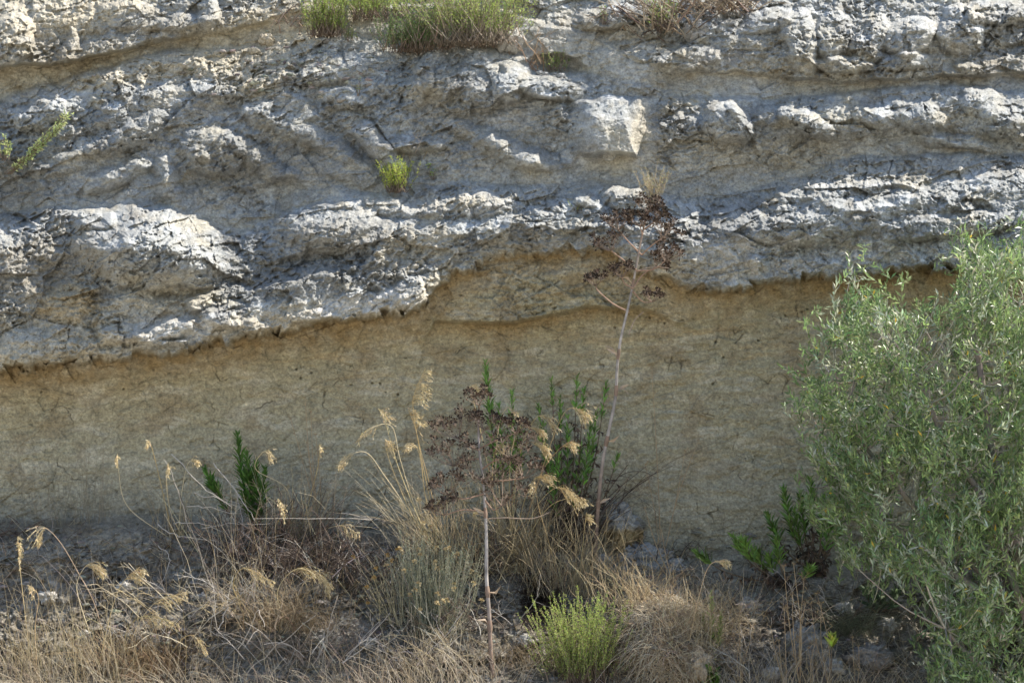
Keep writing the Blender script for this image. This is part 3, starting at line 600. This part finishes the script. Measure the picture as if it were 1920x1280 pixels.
bush('brown dead twigs hanging at the top of the cliff around the spiky green sprout', (1250, 55), depth(1250, 55) - .08, 60, .36, 1.2, [(.30, .23, .16), (.12, .09, .07), (.42, .35, .26)], [], basew=.12, r=.005)
bush('brown dead brush at the top edge of the cliff, right of the spiky sprout', (1360, 20), depth(1360, 20) - .08, 80, .28, 1.3, [(.34, .26, .18), (.12, .09, .07), (.44, .36, .26)], [], basew=.13, r=.0045)
bush('grey dead twigs with brown litter at the top edge, left of the green shrubs', (545, 50), depth(545, 50) - .03, 16, .22, 1.0, [(.32, .24, .18), (.2, .15, .12)], [], basew=.08)
bush('brown wiry dead tuft on the pocket ledge below the big green shrub', (1005, 130), depth(1005, 130) - .04, 14, .24, .8, [(.42, .3, .2), (.3, .2, .14)], [], basew=.06)
bush('wispy pale dry plant on the rock above the small bright green shrub', (757, 300), depth(757, 300) - .03, 7, .22, .4, [(.5, .42, .28)], [], r=.002)

for (lb, bb, nn, hh, pl) in QUEUE: bush(lb, bb, -1, nn, hh, 1.2, pl, (), basew=.2, r=.003)
# ---- small-leaved green shrubs
def shrub(label, base, Y, n, h, spread, leafc, dens=46, leaf=.013, lean=(0, 0), name='green_shrub', group='small-leaved green shrubs', bare=.25, basew=.05, curl=.15, woodc=(.2, .15, .11), lw=.35):
    Y = root(base, Y)
    b = P(base[0], base[1], Y); t = thing(name, label, 'shrub', b, group); gw = Geo(); gl = Geo()
    for i in range(n):
        th = rs.rand() * 6.283; sp = spread * math.sqrt(rs.rand()); hh = h * (.35 + .72 * rs.rand()) * (1 - .25 * (sp / max(spread, .01))**2)
        d = np.array([math.cos(th) * sp + lean[0], math.sin(th) * sp * .8 + lean[1] - .06, 1.0]); b0 = b + np.array([rs.normal() * basew, rs.normal() * basew * .6, 0])
        tt = np.linspace(0, 1, 8)[:, None]; p = b0 + d * hh * tt + np.array([d[0], d[1], 0]) * -curl * hh * tt**2 + np.cumsum(rs.normal(size=(8, 3)) * .004, 0)
        gw.tube(p, [.0028, .001], pick([woodc], 1)[0], 3)
        m = int(dens * hh / h); f = bare + (1 - bare) * rs.rand(m); k = f * 7; i0 = np.minimum(k.astype(int), 6); fr = (k - i0)[:, None]
        q = p[i0] * (1 - fr) + p[i0 + 1] * fr; tg = nrm(p[i0 + 1] - p[i0])
        ld = nrm(tg * .8 + nrm(rs.normal(size=(m, 3))) * .9); sh_ = vary(leafc, m, .2)
        gl.leaves(q, ld, leaf * (.7 + .6 * rs.rand(m)), leaf * lw, sh_, .25)
    gw.build('stems', M_wood, t); gl.build('leaves', M_leaf, t); return t
YG = (.36, .46, .12); MG = (.25, .34, .10); DG = (.12, .19, .07)
shrub('bright green shrub at the bottom in front of the brown grassy mound', (1092, 1285), -1.5, 300, .52, .74, (.44, .55, .15), 150, .0105, basew=.07, lean=(-.05, 0))
shrub('small bright yellow-green shrub alone on the rock ledge left of centre', (744, 360), depth(744, 360) - .10, 85, .23, .75, (.50, .58, .12), 60, .013, lean=(-.12, 0), basew=.03)
shrub('bright green shrub at the top edge, leftmost of the green ones', (612, 68), depth(612, 68) - .10, 150, .36, .62, YG, 80, .013, basew=.05)
shrub('low green shrub at the top edge, between the leftmost one and the big one', (700, 34), depth(700, 34) - .08, 150, .26, 1.0, YG, 60, .014, basew=.12)
shrub('largest green shrub at the top edge, many upright stems with pale bare wood', (885, 85), depth(885, 85) - .14, 420, .55, 1.25, YG, 60, .015, basew=.14, bare=.28, woodc=(.26, .21, .16))
shrub('dark green shrub hanging at the lower left of the largest one', (775, 96), depth(775, 96) - .10, 220, .28, .9, (.17, .26, .09), 60, .014, basew=.09, lean=(.1, 0))
shrub('small green sprig right below the leftmost top shrub', (655, 76), depth(655, 76) - .04, 14, .10, .9, MG, 26, .012, basew=.02)
shrub('small dull green tuft on the pocket ledge at the right', (1040, 132), depth(1040, 132) - .04, 26, .14, .5, MG, 26, .014, basew=.03)
shrub('pale green thin sprig on the smooth slab near the top', (1132, 45), depth(1132, 45) - .02, 6, .16, .3, MG, 20, .014, basew=.01)
shrub('tiny green sprig on the rock face, right of the small bright shrub', (812, 335), depth(812, 335) - .03, 6, .10, .5, YG, 12, .016, basew=.01)
shrub('tiny green sprig on the grey rock below the leftmost top shrub', (672, 180), depth(672, 180) - .03, 5, .13, .4, MG, 14, .012, basew=.01)
shrub('tiny leafy seedling beside the round knob on the lower rock bed', (1083, 395), depth(1083, 395) - .03, 6, .05, .9, YG, 12, .014, basew=.015)
shrub('grey-brown leafless-looking small shrub on the bench behind the top of the tall fennel', (1226, 380), depth(1226, 380) - .14, 48, .25, .8, (.38, .34, .20), 34, .013, basew=.02, woodc=(.40, .33, .24), name='dry_shrub')
shrub('green sprig leaning right across the rock at the left edge', (16, 326), depth(16, 326) - .12, 16, .40, .12, (.52, .58, .26), 66, .026, lean=(1.25, -.1), basew=.01, bare=.1)
shrub('pale green sprig cut by the left edge of the picture', (0, 300), depth(0, 300) - .1, 14, .18, .5, (.50, .58, .24), 30, .022, basew=.02)
shrub('spiky green sprout among the dead twigs at the top of the cliff', (1243, 58), depth(1243, 58) - .16, 26, .27, .7, (.34, .44, .14), 20, .038, basew=.03, bare=.35, lw=.16)
# grey-green plant with dried yellow flower heads
hb = shrub('grey-green bush with dried yellow flower heads, left of the shorter fennel', (808, 1190), -1.2, 320, .60, .55, (.34, .37, .28), 70, .018, name='everlasting_bush', group=None, basew=.07, bare=.15, woodc=(.34, .33, .24), lw=.14)
for i in range(34):
    g = Geo(); q = P(800 + rs.normal() * 42, 1075 + rs.normal() * 48, -1.25 + rs.normal() * .08); m = 16
    d = nrm(rs.normal(size=(m, 3)) + np.array([0, -.3, .8])); g.leaves(q + d * .004, d, .016, .012, pick([(.50, .40, .22), (.42, .33, .18), (.6, .5, .3)], m), .3)
    g.tube(smooth_path([q, q + np.array([rs.normal() * .02, .02, -.07]), q + np.array([rs.normal() * .03, .04, -.14])], 5), [.0012, .0015], (.36, .33, .2), 3); g.build('flower_head', M_straw, hb)
hb2 = shrub('thin straggly plant with a few dried yellow buds, left of the grey-green bush', (740, 1180), -1.2, 26, .42, .7, (.26, .27, .15), 14, .016, name='straggly_plant', group=None, basew=.05, lean=(-.4, 0), bare=.2, woodc=(.36, .32, .2), lw=.14)
for (qu, qv) in [(662, 1043), (705, 1065), (702, 1082), (688, 1100), (745, 1030), (727, 1040), (735, 1050), (690, 1130)]:
    g = Geo(); q = P(qu, qv, -1.22); m = 14; d = nrm(rs.normal(size=(m, 3)) + np.array([0, 0, .6])); g.leaves(q, d, .016, .011, pick([(.5, .32, .10), (.42, .28, .12)], m), .3)
    e = P(740 + rs.normal() * 10, 1170, -1.2); g.tube(smooth_path([q, (q + e) / 2 + np.array([.02, 0, .03]), e], 7), [.0012, .002], (.36, .32, .2), 3); g.build('flower_head', M_straw, hb2)

# ---- broad-leaved green plants (upright stems with lance leaves)
def leafy(label, base, Y, tips, leafc, ln=.085, wd=.018, dead=.0, name='leafy_plant', group='leafy green plants', cover=.6, dens=60):
    Y = root(base, Y)
    b = P(base[0], base[1], Y); t = thing(name, label, 'plant', b, group); gw = Geo(); gl = Geo(); gd = Geo()
    for tp in tips:
        e = P(tp[0], tp[1], Y - .12 + rs.uniform(-.1, .1)); cv = tp[2] if len(tp) > 2 else cover
        md = (b + e) / 2 + np.array([(e[0] - b[0]) * .15, 0, -.02]); p = smooth_path([b, md, e], 12); gw.tube(p, [.006, .002], (.16, .12, .08), 4)
        L_ = np.linalg.norm(e - b); m = int(dens * cv * L_ / .5) + 8
        f = 1 - cv * np.sort(rs.rand(m))**1.1; k = f * 11; i0 = np.clip(k.astype(int), 0, 10); fr = (k - i0)[:, None]
        q = p[i0] * (1 - fr) + p[i0 + 1] * fr; tg = nrm(p[i0 + 1] - p[i0]); th = np.arange(m) * 2.4 + rs.rand()
        o_ = np.stack([np.cos(th), np.sin(th) * .8, 0 * th], -1); d = nrm(tg * (.5 + .9 * f[:, None]**2) + o_ * .8)
        s_ = (1.0 - .45 * np.clip((f - .8) / .2, 0, 1)) * (.7 + .5 * rs.rand(m)); nor = nrm(np.cross(np.cross(d, tg), d) + .2 * rs.normal(size=(m, 3)))
        gl.leaves(q, d, ln * s_, wd * s_, vary(leafc, m, .28), .15, nor, .06)
        if dead > 0:
            m2 = int(dead * 30); f = (1 - cv) * rs.rand(m2); k = f * 11; i0 = np.clip(k.astype(int), 0, 10); q = p[i0]
            gd.leaves(q + rs.normal(size=(m2, 3)) * .012, nrm(rs.normal(size=(m2, 3)) + np.array([0, 0, -1.2])), ln * .7, wd, pick(DARKT, m2), .6, None, .2)
    gw.build('stems', M_wood, t); gl.build('leaves', M_leaf, t); gd.build('withered_leaves', M_wood, t); return t
LG = (.20, .36, .09)
leafy('tall leafy plant with the highest bright tip, against the clay wall beside the shorter fennel', (960, 1030), -.45, [(911, 680, .62), (960, 738, .5), (975, 800, .4), (935, 760, .5)], LG, dens=80, group='leafy green plants')
leafy('leafy plant with green tufts above withered brown leaves, between the two fennels', (1060, 1035), -.32, [(1034, 712, .16), (1082, 706, .2), (1095, 730, .2), (1138, 716, .22), (1050, 745, .2), (1108, 790, .5), (1020, 800, .4), (1045, 840, .4), (1160, 850, .2), (1065, 780, .5), (1090, 830, .6), (1120, 770, .5), (1035, 870, .6), (1010, 760, .3)], LG, dead=1.6, ln=.07)
leafy('upright leafy plant behind the dead twig tangle, against the wall at left', (480, 1005), -.45, [(445, 815, .8), (462, 850, .8), (480, 868, .8), (495, 880, .8), (470, 880, .8), (385, 880, .35), (400, 900, .5)], (.11, .23, .05), dens=110)
leafy('leafy plant in the shade at the left edge of the olive tree', (1530, 1080), -.55, [(1468, 915, .55), (1490, 960, .5), (1500, 925, .5), (1545, 930, .5), (1440, 965, .4), (1520, 900, .4), (1560, 960, .6), (1580, 940, .5)], (.17, .30, .08), dens=110, dead=1.0)
leafy('low leafy plant with broad yellow-green leaf rosettes, between the boulders and the olive tree', (1480, 1100), -.65, [(1390, 1010, .45), (1415, 1030, .5), (1440, 1040, .5), (1375, 1005, .3), (1305, 1035, .3), (1455, 1010, .5), (1520, 1065, .4)], (.24, .38, .10), dens=120, dead=.8)
leafy('small bright yellow-green sprout on a thin stem near the bottom right', (1558, 1290), -1.35, [(1560, 1195, .25)], (.50, .58, .12), ln=.085, wd=.026, dens=90)
leafy('slender yellow-green weed with small leaves, right of the grassy mound', (1340, 1270), -1.35, [(1333, 1112, .85), (1318, 1150, .6), (1352, 1150, .5)], (.40, .48, .18), ln=.045, wd=.013, dens=150)
leafy('small green seedling at the foot of the slender weed', (1330, 1290), -1.4, [(1328, 1248, .7), (1345, 1255, .7)], (.16, .30, .06), ln=.05, wd=.02, dens=70)
leafy('soft grey-green thistle leaves in the shade beside the grey-green tuft', (1645, 1150), -.9, [(1655, 1095, .8), (1625, 1105, .8), (1680, 1110, .8)], (.12, .17, .10), ln=.09, wd=.03, dens=60)

# ---- dry spiny weeds at lower right
def weed(label, base, Y, tips, size=.05):
    Y = root(base, Y)
    b = P(base[0], base[1], Y); t = thing('dry_weed', label, 'weed', b, 'dry weeds at the lower right'); 
    for (qu, qv) in tips:
        g = Geo(); gs = Geo(); e = P(qu, qv, Y + rs.uniform(-.06, .06)); md = (b + e) / 2 + rs.normal(size=3) * .02
        p = smooth_path([b, md, e], 9); g.tube(p, [.003, .0014], (.42, .31, .19), 4)
        for k in range(3, 9):
            if rs.rand() < .75:
                d = nrm(np.array([rs.choice([-1, 1]) * .8, rs.normal() * .5, .7])); q = p[k]; e2 = q + d * size * (.5 + .6 * rs.rand()); g.tube(np.array([q, e2]), [.0014, .001], (.42, .31, .19), 3)
                m = 8; gs.leaves(np.repeat(e2[None], m, 0), nrm(rs.normal(size=(m, 3)) + np.array([0, 0, .5])), size * .4, .003, pick([(.48, .36, .2), (.36, .25, .15)], m), .2)
        m = 12; gs.leaves(np.repeat(e[None], m, 0), nrm(rs.normal(size=(m, 3)) + np.array([0, 0, .5])), size * .45, .004, pick([(.48, .36, .2), (.36, .25, .15)], m), .2)
        o_ = g.build('stem', M_wood, t); gs.build('burrs', M_straw, t, kind='stuff')
    return t
weed('tallest dry spiny weed with starry burrs, left of the olive foliage', (1500, 1290), -1.3, [(1470, 1062), (1488, 1058), (1508, 1082), (1485, 1115), (1510, 1130), (1475, 1140)])
weed('dry spiny weed with a bent stem, right of the tallest one', (1555, 1290), -1.3, [(1532, 1112), (1520, 1130), (1540, 1130)])
weed('thin dry weed with round buds, left of the tallest spiny weed', (1475, 1300), -1.35, [(1470, 1140), (1460, 1200), (1500, 1165), (1445, 1175)], .03)
weed('thin dry weed standing in front of the shaded soil near the olive tree', (1605, 1300), -1.3, [(1598, 1195), (1610, 1210)], .03)
weed('wispy dry weed at the bottom, just right of the slender green weed', (1390, 1300), -1.35, [(1385, 1150), (1410, 1190), (1375, 1190), (1400, 1160)], .035)
weed('low dry weed at the bottom edge under the yellow-green sprout', (1520, 1310), -1.4, [(1490, 1230), (1515, 1215), (1545, 1235), (1530, 1200)], .04)
weed('thin stems with tiny orange flower heads against the clay wall at left', (600, 1000), -.5, [(572, 745), (583, 772), (592, 815), (545, 785), (575, 830)], .02)
weed('thin branched dry stem against the clay wall, right of the tall fennel', (1240, 1062), -.3, [(1285, 845), (1310, 825), (1210, 870), (1222, 690)], .03)
weed('thin dry stems with small round heads beside the dark bush at the wall foot', (1265, 1100), -.5, [(1209, 952), (1240, 993), (1200, 1010)], .02)

# ---- dry litter over the slope: nobody could count it
n = 9000; uu = rs.uniform(-60, 1980, n); vv = 985 + 330 * rs.rand(n)**.9
keep = (fbm(uu.astype(np.float32) / 90, vv.astype(np.float32) / 60, 3, 501) + .12 * rs.normal(size=n)) > -.08
uu = uu[keep]; vv = vv[keep]; b = surf(uu, vv, .004); g = Geo()
for i in range(len(b)):
    d = nrm(np.array([rs.normal(), rs.normal() * .4 - .2, rs.normal() * .6 + .15])); l = .05 + .11 * rs.rand(); x = np.linspace(0, 1, 4)[:, None]
    g.tube(b[i] + d * l * x + np.cumsum(rs.normal(size=(4, 3)) * .007, 0), [.0016, .0008], pick(GREYT + DARKT + STRAW, 1)[0], 3)
g.build('dry_litter', M_straw, None, kind='stuff', label='dry twigs and straw littering the soil slope', category='litter')

# ---- stones
def stone(name, label, u, v, ru, rv, colr, seed, group=None, off=.3, rel=.28, tanb=None):
    import bmesh
    bm = bmesh.new(); bmesh.ops.create_icosphere(bm, subdivisions=6 if ru > 20 else 4, radius=1.0)
    vs = np.array([x.co[:] for x in bm.verts], np.float32); fs = np.array([[q.index for q in f.verts] for f in bm.faces]); bm.free()
    a = vs[:, 0] * 1.3 + seed * 3.1; b_ = vs[:, 2] * 1.3 + vs[:, 1] * .9 + seed
    d = 1 + rel * facet(a * 1.6, b_ * 1.6, seed) + .16 * ridged(a * 2, b_ * 2, 4, seed + 5) + .05 * fbm(a * 9, b_ * 9, 3, seed + 9)
    vs = vs * d[:, None]
    c0 = surf(u, v, 0); s_ = ru / 300; s2 = rv / 300
    vs = vs * np.array([s_, (s_ + s2) * .5, s2]) + np.array([0, -s_ * off, 0])
    cc = np.repeat(col(*colr), len(vs), 0) * (1 + .35 * fbm(a * 3, b_ * 3, 4, seed + 20))[:, None]
    if tanb: cc = mixc(cc, col(*tanb), ss(.1, -.3, vs[:, 2] / s2))
    me = mesh_from(name, vs, fs.ravel(), 3, cc, M_rock); o = link(name, me); o.location = c0
    o['label'] = label; o['category'] = 'rock'
    if group: o['group'] = group
    return o
stone('boulder', 'tan boulder with a grey cap, right of the tall fennel stem', 1168, 988, 30, 36, (.36, .36, .34), 3, None, .5, tanb=(.40, .31, .17))
stone('boulder', 'grey angular boulder on the slope, just below the tan capped one', 1212, 1050, 42, 26, (.33, .33, .32), 8, None, .5)
stone('boulder', 'smaller grey boulder at the right end of the boulder row', 1262, 1066, 24, 18, (.36, .35, .33), 12, None, .5)
stone('boulder', 'small grey boulder partly behind the tall fennel stem', 1130, 1055, 16, 14, (.34, .34, .32), 15, None, .5)
stone('boulder', 'pale loose block standing under the largest top shrub', 955, 82, 27, 24, (.42, .40, .36), 21, None, .4)
stone('boulder', 'grey block under the brown dead brush at the top', 1305, 62, 22, 20, (.40, .39, .37), 25, None, .4)
stone('boulder', 'grey shaded boulder behind the dry spiny weeds at the lower right', 1512, 1212, 34, 34, (.30, .29, .27), 31, None, .4)
stone('boulder', 'low grey boulder at the lower right, beneath the olive foliage', 1630, 1230, 36, 18, (.30, .28, .26), 35, None, .4)
stone('boulder', 'tan rock lit by the sun at the right end of the grassy mound', 1302, 1245, 22, 24, (.46, .38, .28), 41, None, .5)
stone('stone', 'rounded stone set in a dark socket below the pointed block', 1142, 294, 10, 9, (.44, .43, .39), 51, None, .9)
stone('stone', 'pale stone lying on the ledge among dry twigs at upper left', 500, 78, 14, 11, (.48, .42, .32), 55, None, .9)
stone('stone', 'small stone below the pale stone on the upper left ledge', 478, 98, 10, 7, (.46, .41, .32), 58, None, .9)
k = 0
for (qu, qv, qs) in [(1012, 138, 6), (1022, 140, 5), (1052, 145, 8), (1065, 152, 5), (1040, 140, 4)]:
    stone('stone', 'small stone lying in the pocket ledge under the green tuft', qu, qv, qs, qs * .7, (.45, .44, .42), 60 + k, 'small stones in the pocket ledge', .9); k += 1
for (qu, qv, qs) in [(1338, 1118, 11), (1405, 1135, 14), (1585, 1140, 12), (1560, 1250, 16), (1445, 1262, 12), (742, 1040, 9), (690, 1205, 12), (235, 1100, 10), (90, 1120, 12), (380, 1120, 9), (985, 1200, 10), (1665, 1170, 13), (160, 1190, 9)]:
    stone('stone', 'pale limestone fragment fallen onto the litter of the slope', qu, qv, qs * 1.2, qs * .8, (.44, .42, .38), 80 + k, 'fallen stones on the slope', .5, .45); k += 1
# rubble in the soil: small stones nobody could count
import bmesh
bm = bmesh.new(); bmesh.ops.create_icosphere(bm, subdivisions=1, radius=1.0)
iv = np.array([x.co[:] for x in bm.verts]); jf = np.array([[q.index for q in f.verts] for f in bm.faces]); bm.free()
n = 4200; uu = np.concatenate([rs.uniform(-60, 1980, 3600), rs.normal(560, 110, 600)]); vv = np.concatenate([985 + 330 * rs.rand(3600), rs.normal(130, 30, 600)])
b = surf(uu, vv, 0); g = Geo()
for i in range(n):
    s_ = .0025 + .022 * rs.rand()**6; q = iv * (1 + .22 * rs.normal(size=(len(iv), 1))) @ np.linalg.qr(rs.normal(size=(3, 3)))[0] * s_ * np.array([1.5, 1, .6]); g.add(b[i] + q, jf, vary((.30, .28, .24), 1, .2)[0])
g.build('rubble', M_rock, None, smooth=False, kind='stuff', label='small stones and rubble scattered on the slope and ledge', category='rubble')

# ---- olive tree at the right
def inside(px, py, poly):
    r = np.zeros(len(px), bool); m = len(poly); j = m - 1
    for i in range(m):
        xi, yi = poly[i]; xj, yj = poly[j]
        r ^= ((yi > py) != (yj > py)) & (px < (xj - xi) * (py - yi) / (yj - yi + 1e-9) + xi); j = i
    return r
CROWN = [(1785, 455), (1830, 440), (1870, 455), (1925, 430), (2150, 430), (2300, 800), (2200, 1350), (1740, 1350), (1735, 1230), (1760, 1140), (1700, 1070), (1600, 1060), (1545, 1010), (1500, 930), (1530, 880),
         (1505, 820), (1482, 770), (1480, 715), (1530, 690), (1515, 640), (1570, 590), (1600, 530), (1640, 540), (1700, 590), (1760, 580), (1790, 520)]
HOLES = [(1842, 650, 30, 46), (1885, 1020, 42, 22), (1760, 1000, 26, 18), (1700, 1090, 60, 14), (1640, 640, 12, 12), (1800, 1060, 50, 16)]
def olive():
    root = P(2010, 1400, -1.3); root[2] = .05
    t = thing('olive_tree', 'olive tree filling the right side, with slender grey-green leaves in front of the clay wall', 'tree', root)
    limbs = [[(2010, 1400), (1960, 1200), (1900, 1000), (1850, 780), (1820, 600), (1810, 480)], [(2010, 1400), (1940, 1150), (1888, 1010), (1880, 850), (1900, 700), (1920, 560)],
             [(2010, 1400), (1930, 1180), (1800, 1020), (1690, 900), (1600, 760), (1580, 620)], [(2010, 1400), (1900, 1170), (1760, 1050), (1640, 960), (1560, 880), (1530, 800)],
             [(2010, 1400), (1930, 1200), (1850, 960), (1750, 800), (1700, 680), (1650, 600)], [(2010, 1400), (2000, 1200), (2000, 1000), (2020, 800), (2040, 600)],
             [(2010, 1400), (1900, 1300), (1800, 1220), (1760, 1180)], [(2010, 1400), (1880, 1140), (1740, 1060), (1640, 1040)], [(2010, 1400), (1900, 1120), (1860, 900), (1845, 760), (1760, 640)]]
    gt = Geo(); gl = Geo(); nodes = []; nrad = []
    for li, lm in enumerate(limbs):
        Y1 = -1.3 + [-.0, .35, .1, .45, -.2, .2, -.3, .3, .25][li]
        p = ppath(lm, (-1.3, Y1), len(lm) * 7); p = p + np.cumsum(rs.normal(size=p.shape) * .004, 0); rr = np.linspace(.030 if li else .05, .004, len(p))
        gt.tube(p, rr, vary((.24, .21, .18), len(p), .15), 7); nodes.append(p[8:]); nrad.append(rr[8:])
    nodes = np.concatenate(nodes)
    m = 12500; px = rs.uniform(1450, 2250, m); py = rs.uniform(425, 1350, m); ok = inside(px, py, CROWN)
    for (hx, hy, hu, hv) in HOLES: ok &= (((px - hx) / hu)**2 + ((py - hy) / hv)**2 > 1)
    ok &= (fbm((px / 42).astype(np.float32), (py / 42).astype(np.float32), 3, 601) > .05 - .0007 * (px - 1480)) & (fbm((px / 95).astype(np.float32), (py / 95).astype(np.float32), 2, 607) > -.17)
    ok &= (px < 1960) | (rs.rand(m) < .45)
    px = px[ok]; py = py[ok]; yy = -1.3 + rs.uniform(-.55, .65, len(px)) * (.45 + .55 * np.clip((px - 1480) / 250, 0, 1))
    sh_ = [(1505, 608), (1516, 640), (1466, 684), (1472, 730), (1486, 700), (1588, 474), (1612, 492), (1640, 500), (1694, 512), (1650, 540), (1566, 560), (1757, 560), (1785, 432), (1804, 424), (1830, 420), (1852, 436),
           (1912, 408), (1918, 420), (1545, 600), (1500, 660), (1470, 760), (1495, 800), (1508, 850), (1498, 885), (1520, 865), (1720, 560), (1600, 520), (1575, 530), (1535, 575), (1740, 1160), (1730, 1220), (1715, 1190)] * 2
    px = np.concatenate([px, [a[0] + rs.normal() * 4 for a in sh_]]); py = np.concatenate([py, [a[1] + rs.normal() * 4 for a in sh_]]); yy = np.concatenate([yy, -1.3 + rs.uniform(-.15, .15, len(sh_))])
    tips = P(px, py, yy); gb = Geo()
    tips_d = []
    for i in range(len(tips)):
        d2 = ((nodes - (tips[i] - np.array([0, 0, .22])))**2).sum(1); k = int(np.argmin(d2)); nd = nodes[k]
        dist = math.sqrt(d2[k])
        out = nrm(np.array([(tips[i][0] - nd[0]) * .9, (tips[i][1] - nd[1]) * .9, .18 + abs(rs.normal()) * .22]) + rs.normal(size=3) * .20 + np.array([-.08, 0, 0]))
        ln = rs.uniform(.12, .26); st = tips[i] - out * ln
        if rs.rand() < .12: gb.tube(smooth_path([nd, (nd + st) / 2 + np.array([0, 0, -.04]), st], 6), [.004 + .003 * min(dist, .8), .002], vary((.33, .30, .26), 1, .2)[0], 4)
        sag = np.array([rs.normal() * .02, rs.normal() * .02, rs.normal() * .015]); p = smooth_path([st, st + out * ln * .5 + sag, tips[i]], 7)
        gb.tube(p, [.0017, .0009], vary((.25, .27, .17), 1, .2)[0], 3)
        nl = int(ln / .0125); f = (np.arange(nl) // 2) / (nl / 2); kk = f * 5.99; i0 = kk.astype(int); fr = (kk - i0)[:, None]
        q = p[i0] * (1 - fr) + p[i0 + 1] * fr; tg = nrm(p[i0 + 1] - p[i0]); th = (np.arange(nl) % 2) * math.pi + (np.arange(nl) // 2) * 1.57 + rs.rand() * 3
        ref = nrm(np.cross(tg, np.array([.3, 1, .1]))); r2 = np.cross(tg, ref); d = nrm(tg * 1.0 + (ref * np.cos(th)[:, None] + r2 * np.sin(th)[:, None]) * .75 + np.array([0, 0, .3]) + .38 * rs.normal(size=(nl, 3)))
        base = (np.array([.28, .38, .15]) if rs.rand() < .42 else np.array([.17, .25, .10])) if rs.rand() < .80 else np.array([.40, .44, .32])
        cc = vary(base, nl, .22); yel = rs.rand(nl) < .006; cc[yel] = (.6, .42, .06)
        gl.leaves(q, d, (.030 + .032 * rs.rand(nl)), .0112, cc, .15, None, .05)
    gt.build('trunk', M_wood, t); gb.build('twigs', M_wood, t); gl.build('crown', M_olive, t)
    print('olive leaves', sum(len(x) for x in gl.F) // 4)
olive()
